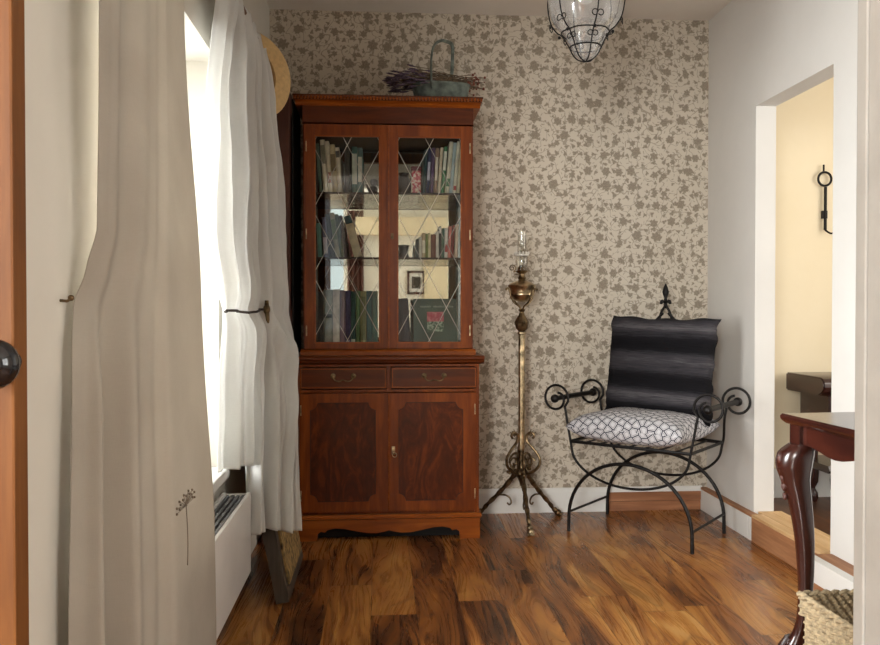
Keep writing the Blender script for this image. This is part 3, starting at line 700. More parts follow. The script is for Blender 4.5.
row(SH[1], [
    (.160, .010, .085, .11, (52, 60, 60), 0, None, 'short black paperback, first from left'),
    (.172, .011, .092, .11, (206, 204, 190), 0, None, 'short white paperback, second from left'),
    (.185, .014, .110, .12, (178, 160, 130), 0, ((224, 220, 200), .2, .7), 'tan paperback with cream label'),
    (.201, .010, .106, .12, (122, 140, 84), 0, None, 'moss green paperback'),
    (.213, .010, .112, .12, (224, 214, 180), 0, None, 'cream paperback left of the brown one'),
    (.225, .020, .104, .12, (98, 50, 44), 0, None, 'thick red-brown book'),
    (.247, .011, .118, .12, (226, 224, 216), 0, None, 'white paperback right of the brown book'),
    (.260, .010, .140, .12, (30, 32, 40), 0, ((236, 234, 226), .78, .97), 'tall black paperback with white top'),
    (.272, .010, .132, .12, (70, 108, 96), 1, None, 'sea green paperback'),
    (.284, .013, .134, .12, (218, 214, 208), 1, ((176, 56, 60), .2, .45), 'white paperback with red band'),
    (.299, .012, .140, .12, (206, 120, 112), 2, None, 'salmon pink paperback'),
    (.313, .010, .146, .12, (122, 30, 34), 3, None, 'dark red paperback'),
    (.327, .013, .150, .12, (214, 190, 170), 3, None, 'peach paperback at the right end'),
], 'on middle shelf, right glass door')
row(SH[0], [
    (-.285, .022, .236, .17, (28, 34, 36), 0, None, 'large black book, first from left'),
    (-.261, .038, .244, .18, (134, 142, 134), 0, ((60, 66, 66), .5, .56), 'broad grey-green book with a dark crossing band'),
    (-.221, .028, .246, .18, (214, 208, 200), 0, None, 'broad off-white book'),
    (-.191, .022, .242, .18, (112, 88, 110), 0, None, 'mauve book'),
    (-.167, .022, .240, .18, (66, 64, 104), 0, ((130, 132, 160), .04, .1), 'dark violet blue book'),
    (-.143, .020, .236, .18, (28, 78, 74), 0, ((180, 190, 180), .05, .12), 'deep green book'),
    (-.121, .018, .240, .18, (92, 124, 84), 0, None, 'leaf green book'),
    (-.101, .024, .238, .18, (162, 162, 112), 0, ((112, 120, 76), .1, .9), 'yellow-green patterned book'),
    (-.075, .024, .240, .18, (30, 92, 96), 0, None, 'petrol teal book'),
    (-.049, .022, .238, .18, (60, 110, 98), 0, None, 'blue-green book, last at right end'),
], 'on bottom shelf, left glass door', .016)
# pink tin
tn = thing('tin', 'small pink and red patterned tin beside books on top shelf, right glass door', 'tin', (.160, 3.655, SH[2] + .0005))
bm = bmesh.new(); box(bm, -.022, .022, -.03, .03, 0, .108, bev=.006)
k = NT('pink_floral_print'); k.col(k.ramp(k.noise(k.coord(), 70, 2), [(.4, (176, 60, 76)), (.5, (206, 120, 126)), (.6, (222, 206, 190))])); k.set(.4)
finish(bm, 'tin_body', k.m, tn, smooth=True)
finish(B(-.023, .023, -.031, .031, .108, .126, bev=.005), 'tin_lid', plain('dull_red_lid', (110, 44, 50), .4), tn, smooth=True)
# small dark jug
bm = bmesh.new(); lathe(bm, [(.022, 0), (.034, .02), (.038, .045), (.030, .07), (.020, .085), (.024, .1), (.021, .1), (.001, .06)], c=(0, 0), seg=20)
jg = thing('jug', 'small dark pottery jug at left end of top shelf, right glass door', 'jug', (.105, 3.66, SH[2] + .0005))
finish(bm, 'jug_body', plain('dark_pottery', (50, 50, 56), .4), jg, smooth=True)
bm = bmesh.new(); tube(bm, catmull([(-.026, 0, .085), (-.046, 0, .078), (-.05, 0, .055), (-.036, 0, .035)], 5), .004, 8); finish(bm, 'jug_handle', plain('dark_pottery_handle', (50, 50, 56), .4), jg, smooth=True)
bm = bmesh.new(); lathe(bm, [(.020, 0), (.024, .01), (.018, .03), (.026, .06), (.001, .06)], c=(0, 0), seg=20)
tag(finish(bm, 'bowl', plain('black_bowl', (34, 32, 36), .35), smooth=True), 'small dark bowl in front corner of middle shelf, right glass door', 'bowl').location = (.105, 3.66, SH[1] + .0005)
bm = bmesh.new(); ball(bm, (0, 0, .022), .022, (1, 1, 1)); ball(bm, (.004, 0, .058), .018); tube(bm, [(-.018, 0, .02), (-.03, 0, .05)], .005, 6)
tag(finish(bm, 'ornament', plain('dark_ornament', (42, 40, 46), .5), smooth=True), 'small dark figure ornament at right of top shelf, left glass door', 'ornament').location = (-.030, 3.66, SH[2] + .0005)
# dark blue folder and green picture book standing face-out
fd = book(.082, SH[0] + .0005, .055, .205, .16, (22, 24, 44), 'thick navy book beside the green picture book on bottom shelf, right glass door', -4)
gb = thing('picture_book', 'large dark green book facing out with pink flower picture, bottom shelf, right glass door', 'book', (.148, 3.615, SH[0] + .0032))
GR = Matrix.Rotation(-math.radians(8), 4, 'X')
bm = bmesh.new(); box(bm, 0, .193, 0, .018, 0, .205, M=GR); finish(bm, 'cover', plain('dark_green_cover', (34, 66, 56), .45, var=.2), gb)
bm = bmesh.new(); box(bm, .003, .1945, .002, .016, .003, .2055, M=GR); finish(bm, 'page_block', M['pages'], gb)
bm = bmesh.new()
for a, b in ((.03, .075), (.088, .125), (.130, .172)):
    x = a
    while x < b: w = random.uniform(.003, .006); box(bm, x, x + w, -.0008, .001, .166, .166 + random.choice((.007, .009)), M=GR); x += w + .0015
finish(bm, 'title_line', plain('faded_lettering', (112, 130, 122), .6), gb)
bm = bmesh.new(); box(bm, .060, .134, -.0008, .001, .058, .146, M=GR)
k = NT('garden_picture'); f = k.noise(k.coord(), 90, 3)
sx = k.n('ShaderNodeSeparateXYZ'); k.l(k.coord(), sx.inputs[0])
k.col(k.mix(k.math('GREATER_THAN', sx.outputs[2], .102), k.ramp(f, [(.42, (46, 80, 64)), (.58, (150, 170, 154))]), k.ramp(f, [(.4, (170, 50, 76)), (.62, (196, 110, 122))]))); k.set(.5)
finish(bm, 'cover_picture', k.m, gb)

# ---------------------------------------------------------------- basket of dried flowers on the bookcase
fb = thing('flower_basket', 'green-grey metal handled basket of dried lavender on top of the bookcase', 'basket', (.272, 3.66, 1.8725), math.radians(6))
bm = bmesh.new()
def rr(w, d, z, n=28, p=3.2):
    return [(w * math.copysign(abs(math.cos(2 * PI * i / n)) ** (2 / p), math.cos(2 * PI * i / n)), d * math.copysign(abs(math.sin(2 * PI * i / n)) ** (2 / p), math.sin(2 * PI * i / n)), z) for i in range(n)]
def loft(bm, rings):
    R_ = [[bm.verts.new(p) for p in r] for r in rings]; n = len(R_[0])
    for a, b in zip(R_, R_[1:]):
        for i in range(n): bm.faces.new((a[i], a[(i + 1) % n], b[(i + 1) % n], b[i]))
    bm.faces.new(R_[0][::-1]); bm.faces.new(R_[-1])
loft(bm, [rr(.108, .062, 0), rr(.112, .066, .004), rr(.126, .077, .084), rr(.130, .081, .088), rr(.130, .081, .094), rr(.122, .074, .092), rr(.108, .062, .02)])
finish(bm, 'basket_body', M['zinc'], fb, smooth=True)
bm = bmesh.new(); tube(bm, catmull([(-.055, -.078, .06), (-.057, -.075, .17), (-.042, -.05, .250), (-.005, -.02, .288), (.040, .02, .296), (.062, .05, .290), (.066, .070, .24), (.060, .078, .06)], 6), [.0085] * 43, 8, flat=.6)
finish(bm, 'basket_handle', M['zinc'], fb, smooth=True)
random.seed(11)
bm = bmesh.new(); bl = bmesh.new(); br = bmesh.new()
for i in range(120):
    y = random.uniform(-.055, .055); z = .094 + random.uniform(0, .040); x0 = random.uniform(-.06, .10); L = random.uniform(.10, .20); a = random.uniform(-.20, .16)
    e = Vector((x0 - L, y * 1.6 + random.uniform(-.02, .02), max(.055, z + a * L * .9))); s = Vector((x0, y, z))
    tube(bm, [s, (s + e) / 2 + Vector((0, 0, .008)), e], .0013, 5)
    if e.x < -.05:
        dv = (e - s).normalized(); q = [e + dv * t for t in (-.012, 0, .014, .028)]
        tube(bl, q, [.0018, .0042, .0045, .001], 6)
for i in range(60):
    y = random.uniform(-.055, .055); z = .094 + random.uniform(0, .034); x0 = random.uniform(-.0, .08); L = random.uniform(.06, .13); a = random.uniform(-.3, .22)
    e = Vector((x0 + L, y * 1.5, max(.05, z + a * L))); s = Vector((x0, y, z)); tube(bm, [s, e], .0013, 5)
    if e.x > .09: ball(br, e, random.uniform(.003, .007), u=6, v=5)
o = finish(bm, 'dried_stems', M['stem'], fb); o['kind'] = 'stuff'
o = finish(bl, 'lavender_heads', M['lavender'], fb); o['kind'] = 'stuff'
o = finish(br, 'dried_flower_heads', M['dryrose'], fb); o['kind'] = 'stuff'

# ---------------------------------------------------------------- brass standard oil lamp
lm = thing('oil_lamp', 'tall antique brass standard oil lamp on three scrolled feet beside bookcase', 'lamp', (.642, 3.685, 0))
bm = bmesh.new()
lathe(bm, [(.008, .17), (.012, .19), (.024, .215), (.030, .225), (.026, .24), (.016, .25), (.014, .275), (.018, .285), (.013, .30), (.0115, .32), (.013, .33), (.0115, .34)])
finish(bm, 'hub', M['brassd'], lm, smooth=True)
bm = bmesh.new(); lathe(bm, [(.0135, .33), (.0145, .34), (.0145, .855), (.019, .860), (.019, .868), (.014, .872)], lobes=8, amp=.05, seg=32)
finish(bm, 'column', M['brass'], lm, smooth=True)
bm = bmesh.new(); lathe(bm, [(.010, .868), (.016, .874), (.026, .885), (.029, .905), (.032, .912), (.026, .925), (.014, .945), (.010, .96), (.016, .968), (.010, .975)], lobes=8, amp=.06, seg=32)
finish(bm, 'vase_knop', M['brassd'], lm, smooth=True)
fn = bmesh.new(); lathe(fn, [(.012, 1.005), (.030, 1.010), (.045, 1.018), (.050, 1.030), (.056, 1.036), (.056, 1.044), (.052, 1.050), (.054, 1.064), (.062, 1.072), (.064, 1.080), (.056, 1.086), (.040, 1.094), (.022, 1.100), (.014, 1.106)], seg=32)
o = finish(fn, 'oil_font', M['brass'], lm, smooth=True)
bm = bmesh.new()
for k in range(4):
    a = k * PI / 2 + .5; c, s = math.cos(a), math.sin(a)
    tube(bm, [(c * r, s * r, z) for r, z in catmull([Vector((.008, .972, 0)), Vector((.016, .985, 0)), Vector((.042, 1.000, 0)), Vector((.060, 1.022, 0)), Vector((.073, 1.050, 0)), Vector((.080, 1.072, 0)), Vector((.088, 1.066, 0))], 4) for r, z in [(r[0], r[1])]] if False else [(c * p.x, s * p.x, p.y) for p in catmull([Vector((.008, .972, 0)), Vector((.016, .985, 0)), Vector((.042, 1.000, 0)), Vector((.060, 1.022, 0)), Vector((.070, 1.050, 0)), Vector((.078, 1.068, 0)), Vector((.088, 1.062, 0))], 4)], .0038, 8)
    ball(bm, (c * .088, s * .088, 1.062), .006, u=8, v=6); ball(bm, (c * .060, s * .060, 1.024), .0065, u=8, v=6)
finish(bm, 'font_cradle', M['brassd'], lm, smooth=True)
bm = bmesh.new(); lathe(bm, [(.012, 1.104), (.020, 1.112), (.014, 1.122), (.014, 1.132), (.026, 1.140), (.028, 1.146), (.020, 1.150), (.016, 1.165), (.006, 1.172)], seg=24)
tube(bm, [(-.012, -.01, 1.128), (-.034, -.014, 1.130)], .002, 6); lathe(bm, [(.0, 0), (.0, 0)], seg=3) if 0 else None
finish(bm, 'burner', M['brassd'], lm, smooth=True)
bm = bmesh.new(); tube(bm, [(-.046 + (.017 - .0006 * q) * math.cos(q * .45 - 1.2), -.012, 1.158 + (.017 - .0006 * q) * math.sin(q * .45 - 1.2)) for q in range(0, 22)], .0026, 6); tube(bm, [(-.018, -.008, 1.142), (-.040, -.012, 1.141)], .0026, 6)
finish(bm, 'side_scroll', M['brassd'], lm, smooth=True)
bm = bmesh.new(); lathe(bm, [(.023, 1.146), (.025, 1.165), (.030, 1.185), (.028, 1.205), (.021, 1.225), (.019, 1.30), (.020, 1.318), (.0188, 1.318), (.0178, 1.30), (.0198, 1.225), (.0265, 1.205), (.0285, 1.185), (.0235, 1.165), (.0215, 1.146)], seg=24)
o = finish(bm, 'glass_chimney', M['lampglass'], lm, smooth=True); o['label'] = 'clear glass chimney'
bm = bmesh.new()
for k in range(12): a = k * PI / 6; ball(bm, (.030 * math.cos(a), .030 * math.sin(a), 1.225), .0055, (1, 1, 1.4), u=8, v=6)
lathe(bm, [(.028, 1.214), (.031, 1.214), (.031, 1.219), (.028, 1.219)], seg=24)
finish(bm, 'beaded_collar', plain('milky_glass_beads', (214, 210, 200), .15, 0, .8), lm, smooth=True)
for k in range(3):
    a = -PI / 2 + k * 2 * PI / 3; c, s = math.cos(a), math.sin(a)
    def Q(r, z, w=0): return (c * r - s * w, s * r + c * w, z)
    bm = bmesh.new()
    P = catmull([(0.016, .235, 0), (.035, .215, 0), (.075, .165, 0), (.125, .11, 0), (.170, .065, 0), (.197, .032, 0), (.216, .022, 0)], 6)
    tube(bm, [Q(p[0], p[1]) for p in P], [.0125 - .005 * i / len(P) + .0018 * math.sin(i * 1.3) for i in range(len(P))], 8)
    P = catmull([(.090, .150, 0), (.108, .158, 0), (.124, .150, 0), (.132, .130, 0), (.126, .112, 0), (.118, .118, 0), (.120, .126, 0)] if False else [(.100, .135, 0), (.100, .118, 0), (.088, .105, 0), (.072, .106, 0), (.064, .118, 0), (.070, .128, 0)], 5)
    P = catmull([(.118, .118, 0), (.105, .135, 0), (.125, .140, 0), (.150, .128, 0), (.156, .105, 0), (.146, .092, 0), (.138, .100, 0)] if k == 99 else [(.115, .120, 0), (.100, .118, 0), (.078, .118, 0), (.058, .108, 0), (.050, .088, 0), (.060, .076, 0), (.070, .084, 0)], 5)
    tube(bm, [Q(p[0], p[1]) for p in P], .0042, 7)
    lg = finish(bm, 'leg', M['brassd'], lm, smooth=True)
    bm = bmesh.new(); ball(bm, Q(.222, .016), .016, (1, 1, 1)); ball(bm, Q(.233, .010), .010); ball(bm, Q(.204, .030), .013)
    for w in (-.010, .010): ball(bm, Q(.230, .008, w), .008, u=8, v=6)
    finish(bm, 'claw_foot', M['brass'] if k == 0 else M['brassd'], lg, smooth=True)
    # lyre scroll rising from the hub
    bm = bmesh.new(); a2 = a; c, s = math.cos(a2), math.sin(a2)
    P = catmull([(.014, .23, 0), (.045, .245, 0), (.058, .275, 0), (.046, .305, 0), (.024, .315, 0), (.018, .295, 0), (.030, .284, 0)], 5); tube(bm, [(c * p[0], s * p[0], p[1]) for p in P], .0055, 7)
    for q_ in range(5): ball(bm, (c * (.03 + .009 * q_), s * (.03 + .009 * q_), .236 + .016 * math.sin(q_ * 1.4)), .008, u=8, v=6)
    a2 = a + PI / 3; c, s = math.cos(a2), math.sin(a2)
    P = catmull([(.012, .225, 0), (.045, .232, 0), (.080, .262, 0), (.086, .300, 0), (.060, .338, 0), (.030, .368, 0), (.024, .398, 0), (.044, .414, 0), (.060, .402, 0), (.052, .388, 0)], 6)
    tube(bm, [(c * p[0], s * p[0], p[1]) for p in P], [.0075 - .002 * i / len(P) for i in range(len(P))], 8)
    P = catmull([(.066, .285, 0), (.050, .300, 0), (.034, .292, 0), (.030, .274, 0), (.042, .266, 0), (.050, .276, 0)], 5); tube(bm, [(c * p[0], s * p[0], p[1]) for p in P], .004, 7)
    P = catmull([(.040, .232, 0), (.022, .250, 0), (.024, .272, 0), (.012, .290, 0)], 5); tube(bm, [(c * p[0], s * p[0], p[1]) for p in P], .004, 7)
    for q in range(3):
        tube(bm, [(c * .040, s * .040, .400), (c * (.045 + .012 * q), s * (.045 + .012 * q), .430 - .006 * q)], [.006, .0015], 6)
    finish(bm, 'lyre_scroll', M['brassd'], lm, smooth=True)

# ---------------------------------------------------------------- wrought iron chair with its two cushions
CHA = -math.radians(41.8)
ch = thing('iron_armchair', 'black wrought iron curule armchair with scrolled arms in the right corner', 'chair', (1.155, 3.485, 0), CHA)
r = .0075
YD = .188; HX = .276
def arch(y):
    pts = [(-HX, y, 0), (-HX, y, .03)]
    for i in range(1, 32):
        a = PI - PI * i / 32; pts.append((HX * math.cos(a), y, .055 + .268 * math.sin(a) ** .95))
    return pts + [(HX, y, .03), (HX, y, 0)]
def spiral(cx, cz, sx, y, r0=.060, turns=1.22, n=40):
    # starts on the inner side of the scroll, goes up, over and outward, winding in
    out = []
    for i in range(n + 1):
        t = i / n; a = -.15 + turns * 2 * PI * t; rad = r0 * (1 - .55 * t ** 2.2)
        out.append((cx + sx * (-rad * math.cos(a)), y, cz + rad * math.sin(a)))
    return out
def ubow(y, ya):
    left = [(-HX - .020, ya, .545), (-HX - .012, ya, .50), (-HX + .003, y, .42), (-HX + .010, y, .385)]
    mid = [(-math.cos(a) * (HX - .012), y, .375 - .152 * math.sin(a)) for a in [PI * i / 12 for i in range(1, 12)]]
    L = left + mid + [(-x, yy, z) for x, yy, z in left[::-1]]
    L = catmull(L, 4)
    sl = spiral(-.340, .578, -1, ya); sr = spiral(.340, .578, 1, ya)
    return sl[::-1] + L + sr
for y, ya in ((-YD, -YD), (YD, .150)):
    bm = bmesh.new(); tube(bm, arch(y), r, 10); finish(bm, 'leg_arch', M['iron'], ch, smooth=True)
    bm = bmesh.new(); tube(bm, ubow(y, ya), r * .74, 10); finish(bm, 'arm_bow', M['iron'], ch, smooth=True)
for sx in (-1, 1):
    bm = bmesh.new(); tube(bm, [(sx * HX, -YD, .085), (sx * HX, YD, .085)], .0055, 8); finish(bm, 'stretcher', M['iron'], ch, smooth=True)
    bm = bmesh.new(); tube(bm, [(sx * .340, -YD - .012, .578), (sx * .340, .162, .578)], .0115, 12)
    ball(bm, (sx * .340, -YD - .012, .578), .019); ball(bm, (sx * .340, .162, .578), .019); finish(bm, 'armrest', M['iron'], ch, smooth=True)
bm = bmesh.new(); sx_, sy_, sz_ = HX - .008, YD - .006, .395
tube(bm, [(-sx_, -YD, sz_), (sx_, -YD, sz_), (sx_, YD, sz_), (-sx_, YD, sz_)], .007, 8, closed=True)
for i in range(1, 8): x = -sx_ + 2 * sx_ * i / 8; tube(bm, [(x, -YD, sz_), (x, YD, sz_)], .004, 6)
finish(bm, 'seat_frame', M['iron'], ch, smooth=True)
bm = bmesh.new()
tube(bm, catmull([(-.17, YD, .395), (-.19, YD + .015, .60), (-.17, YD + .02, .75), (-.08, YD + .02, .88), (-.012, YD + .02, .955)], 6), .0065, 8)
tube(bm, catmull([(.17, YD, .395), (.19, YD + .015, .60), (.17, YD + .02, .75), (.08, YD + .02, .88), (.012, YD + .02, .955)], 6), .0065, 8)
tube(bm, catmull([(-.05, YD + .01, .40), (-.045, YD + .018, .70), (-.030, YD + .02, .92), (-.004, YD + .02, .985)], 6), .006, 8)
tube(bm, catmull([(.05, YD + .01, .40), (.045, YD + .018, .70), (.030, YD + .02, .92), (.004, YD + .02, .985)], 6), .006, 8)
tube(bm, [(-.185, YD + .017, .64), (.185, YD + .017, .64)], .0055, 8)
for s_ in (-1, 1): tube(bm, [(s_ * .17, YD, .40), (s_ * HX * .98, YD, .395)], .006, 8)
finish(bm, 'back_frame', M['iron'], ch, smooth=True)
bm = bmesh.new(); fy = YD + .02
lathe(bm, [(.004, .975), (.010, .985), (.007, .998), (.013, 1.005), (.009, 1.012), (.006, 1.022), (.012, 1.038), (.015, 1.05), (.010, 1.07), (.002, 1.088)], c=(0, fy), seg=14)
for s_ in (-1, 1):
    tube(bm, catmull([(0, fy, .992), (s_ * .014, fy, 1.010), (s_ * .022, fy, 1.006), (s_ * .022, fy, .996)], 4), [.004] * 4 + [.0055] * 9, 6); ball(bm, (s_ * .020, fy, 1.002), .008, u=8, v=6)
finish(bm, 'finial', M['iron'], ch, smooth=True)

def cushion(n, w, d, th, pinch, seed, flat=.5):
    """pillow in its own plane: w along x, d along y, thickness along z, corners drawn out"""
    bm = bmesh.new(); top = []; bot = []
    for j in range(n + 1):
        rt, rb = [], []
        for i in range(n + 1):
            u = 2 * i / n - 1; v = 2 * j / n - 1
            # sides draw in between the corners
            x = u * w / 2 * (1 - pinch * (1 - v * v) * abs(u) ** 3); y = v * d / 2 * (1 - pinch * (1 - u * u) * abs(v) ** 3)
            q = max(0, (1 - u ** 4)) * max(0, (1 - v ** 4)); h = th / 2 * q ** flat
            h *= 1 + .10 * mnoise.noise(Vector((u * 2 + seed, v * 2, 0)))
            rt.append(bm.verts.new((x, y, h)))
            rb.append(rt[-1] if i in (0, n) or j in (0, n) else bm.verts.new((x, y, -h)))
        top.append(rt); bot.append(rb)
    for j in range(n):
        for i in range(n):
            bm.faces.new((top[j][i], top[j][i + 1], top[j + 1][i + 1], top[j + 1][i]))
            bm.faces.new((bot[j][i], bot[j + 1][i], bot[j + 1][i + 1], bot[j][i + 1]))
    # arc-length coordinates so that the print follows the swelling of the cover
    uv = bm.loops.layers.uv.new('fabric'); C_ = {}
    for G, o_ in ((top, 0), (bot, .37)):
        for j in range(n + 1):
            acc = 0; row = [0]
            for i in range(n): acc += (G[j][i + 1].co - G[j][i].co).length; row.append(acc)
            for i in range(n + 1): C_[(o_, i, j)] = [row[i] - acc / 2, 0]
        for i in range(n + 1):
            acc = 0; row = [0]
            for j in range(n): acc += (G[j + 1][i].co - G[j][i].co).length; row.append(acc)
            for j in range(n + 1): C_[(o_, i, j)][1] = row[j] - acc / 2
    bm.faces.ensure_lookup_table(); f_ = 0
    for j in range(n):
        for i in range(n):
            for o_, q in ((0, ((i, j), (i + 1, j), (i + 1, j + 1), (i, j + 1))), (.37, ((i, j), (i, j + 1), (i + 1, j + 1), (i + 1, j)))):
                for lp_, (a_, b_) in zip(bm.faces[f_].loops, q): x_, y_ = C_[(o_, a_, b_)]; lp_[uv].uv = (x_ + o_, y_)
                f_ += 1
    return bm
k = NT('geometric_cushion_print'); _m = k.n('ShaderNodeMapping'); _m.inputs['Rotation'].default_value = (0, 0, .55); k.l(k.n('ShaderNodeUVMap').outputs[0], _m.inputs[0]); v = _m.outputs[0]
def vor(scale, rnd, off):
    vo = k.n('ShaderNodeTexVoronoi', feature='DISTANCE_TO_EDGE', voronoi_dimensions='2D'); k.l(k.vm('ADD', v, (off, off, 0)), vo.inputs['Vector']); vo.inputs['Scale'].default_value = scale; vo.inputs['Randomness'].default_value = rnd
    return vo.outputs[0]
d1 = vor(32, .48, 0)
ln1 = k.math('LESS_THAN', d1, .075)
ring = k.math('LESS_THAN', k.math('ABSOLUTE', k.math('SUBTRACT', d1, .20)), .028)
k.col(k.mix(k.math('MAXIMUM', ln1, k.math('MULTIPLY', ring, .7)), c4((204, 203, 206)), c4((66, 66, 76)))); k.set(.85, 0, .1); k.bump(k.noise(k.coord(), 300, 2), .2, .001)
printm = k.m
sc = cushion(44, .515, .45, .135, .08, 3, .42)
o = finish(sc, 'seat_cushion', printm, smooth='all'); tag(o, 'white seat cushion with dark grey geometric print lying on iron armchair', 'cushion')
o.location = Vector((1.155, 3.485, .468)) + Vector((math.sin(-CHA), math.cos(CHA), 0)) * -.03; o.rotation_euler = (0, 0, CHA)
k = NT('black_grey_knitted_stripes'); tc = k.coord(); sx = k.n('ShaderNodeSeparateXYZ'); k.l(tc, sx.inputs[0])
yy = k.math('ADD', sx.outputs[1], k.math('MULTIPLY', k.noise(k.coord((6, 6, 6)), 1, 2), .012))
bandv = k.math('ADD', k.math('MULTIPLY_ADD', k.math('SINE', k.math('MULTIPLY_ADD', yy, 41, .3)), .30, .40), k.math('MULTIPLY_ADD', k.noise(k.coord((.3, 14, .3)), 1, 2), .9, -.35))
fine = k.noise(k.coord((14, 260, 14)), 1, 3, .7)
knit = k.math('ADD', k.math('MULTIPLY', bandv, .72), k.math('MULTIPLY', fine, .4))
k.col(k.ramp(knit, [(.25, (14, 14, 16)), (.5, (28, 27, 30)), (.72, (62, 60, 64)), (.98, (118, 114, 116))])); k.set(.95, 0, .1)
k.bump(k.noise(k.coord((25, 300, 25)), 1, 2), .7, .003)
pc = cushion(44, .50, .46, .13, .05, 9, .45)
for v_ in pc.verts:
    if abs(v_.co.x) > .235: v_.co.x += .007 * math.sin(v_.co.y * 60)
    if abs(v_.co.y) > .215: v_.co.y += .004 * math.sin(v_.co.x * 40 + 1)
o = finish(pc, 'back_cushion', k.m, smooth='all'); tag(o, 'black and grey striped knitted cushion propped against back of iron armchair', 'cushion')
bdir = Vector((math.sin(-CHA), math.cos(CHA), 0)); sdir = Vector((math.cos(CHA), math.sin(CHA), 0))
upv = (Vector((0, 0, 1)) + bdir * .14).normalized(); nrm = sdir.cross(upv)
RM = Matrix((sdir, upv, nrm)).transposed().to_4x4()
o.matrix_world = Matrix.Translation(Vector((1.155, 3.485, 0)) + bdir * .10 + sdir * .018 + Vector((0, 0, .712))) @ RM @ Matrix.Rotation(math.radians(-1.5), 4, 'Z')

# ---------------------------------------------------------------- glass pendant lantern
pl = thing('pendant_lantern', 'hanging clear glass lantern in a dark scrolled wire cage below the ceiling', 'pendant light', (.722, 2.85, 1.842))
bm = bmesh.new(); tube(bm, [(0, 0, .40), (0, 0, .515)], .004, 8); lathe(bm, [(.05, .505), (.05, .515), (.03, .523), (.0, .523)], seg=24) if 0 else None
lathe(bm, [(.048, .510), (.048, .5215), (.001, .5215)], seg=24); finish(bm, 'ceiling_rose', M['iron'], pl, smooth=True)
prof = [(.004, .004), (.022, .008), (.040, .024), (.050, .044), (.054, .056), (.062, .066), (.066, .080), (.072, .092), (.080, .100), (.098, .115), (.118, .145), (.128, .185), (.130, .225), (.122, .270), (.098, .315), (.065, .345), (.045, .36), (.04, .375)]
bm = bmesh.new(); lathe(bm, prof, seg=48, lobes=6, amp=.035)
finish(bm, 'glass_shade', M['clear'], pl, smooth='all')
def ringt(bm, R_, z, rr_, lob=0): tube(bm, [((R_ * (1 + lob * math.cos(6 * q * PI / 24))) * math.cos(q * PI / 24), (R_ * (1 + lob * math.cos(6 * q * PI / 24))) * math.sin(q * PI / 24), z) for q in range(48)], rr_, 6, closed=True)
bm = bmesh.new()
ringt(bm, .055, .048, .0028); ringt(bm, .084, .098, .0024, .03); ringt(bm, .05, .365, .003)
for q in range(6):
    a = q * PI / 3 + PI / 6 + .08; c, s = math.cos(a), math.sin(a)
    tube(bm, [(c * p.x, s * p.x, p.y) for p in catmull([Vector((.003, -.001, 0)), Vector((.026, .006, 0)), Vector((.044, .024, 0)), Vector((.056, .048, 0)), Vector((.070, .075, 0)), Vector((.086, .098, 0)), Vector((.104, .112, 0)), Vector((.124, .142, 0)), Vector((.134, .185, 0)), Vector((.136, .225, 0)), Vector((.127, .275, 0)), Vector((.1, .32, 0)), Vector((.06, .355, 0)), Vector((.05, .365, 0))], 4)], .0024, 6)
    for sg in (-1, 1):
        for rz, zz, rad in ((.126, .128, .010), (.076, .076, .009)):
            pts_ = []
            for w in range(16):
                th = w / 15 * 2 * PI * .9; a3 = a + sg * ((rad * (1 - math.cos(th))) / rz); pts_.append((math.cos(a3) * rz, math.sin(a3) * rz, zz + rad * math.sin(th) * 1.0))
            tube(bm, pts_, .0018, 5)
    ball(bm, (c * .094, s * .094, .093), .006, u=8, v=6)
tube(bm, [(0, 0, .365), (0, 0, .40)], .012, 10)
finish(bm, 'wire_cage', M['iron'], pl, smooth=True)
bm = bmesh.new(); lathe(bm, [(.015, .36), (.016, .30), (.010, .295), (.001, .295)], seg=16); finish(bm, 'lamp_holder', M['white'], pl, smooth=True)
bm = bmesh.new(); lathe(bm, [(.010, .298), (.016, .28), (.028, .25), (.030, .23), (.022, .208), (.001, .198)], seg=20); finish(bm, 'bulb', plain('frosted_bulb', (232, 230, 226), .3), pl, smooth=True)

# ---------------------------------------------------------------- console table (right foreground)
tx0, tx1, ty0, ty1, tz = 1.119, 1.499, 1.2006, 2.1806, .678
tt = thing('side_table', 'dark mahogany side table with carved curved legs at right, beside the opening', 'table', ((tx0 + tx1) / 2, (ty0 + ty1) / 2, 0), math.radians(3)); tt.scale = (1, 1, 1.0103)
ox, oy = (tx0 + tx1) / 2, (ty0 + ty1) / 2
bm = bmesh.new(); W2, D2 = (tx1 - tx0) / 2, (ty1 - ty0) / 2
prof = [(-.012, .652), (-.008, .655), (-.003, .660), (0, .666), (0, .672), (-.004, .678)]
loft(bm, [[(sx * (W2 + o_), sy * (D2 + o_), z_) for sx, sy in ((-1, -1), (1, -1), (1, 1), (-1, 1))] for o_, z_ in prof]); finish(bm, 'table_top', M['mahT'], tt)
def apron(axis, half, pos, thick):
    pts = [(-half, .652), (half, .652)]; n = 28
    for i in range(n + 1):
        u = 1 - 2 * i / n; z = .590 - .014 * math.cos(u * PI * 3) * (1 - abs(u) ** 4) + .010 * abs(u)
        pts.append((half * u, z))
    bm = bmesh.new(); prism(bm, pts, axis, pos - thick / 2, pos + thick / 2); return bm
for s_ in (-1, 1):
    finish(apron('X', D2 - .05, s_ * (W2 - .036), .016), 'apron', M['mahT'], tt)
    finish(apron('Y', W2 - .05, s_ * (D2 - .036), .016), 'apron', M['mahT'], tt)
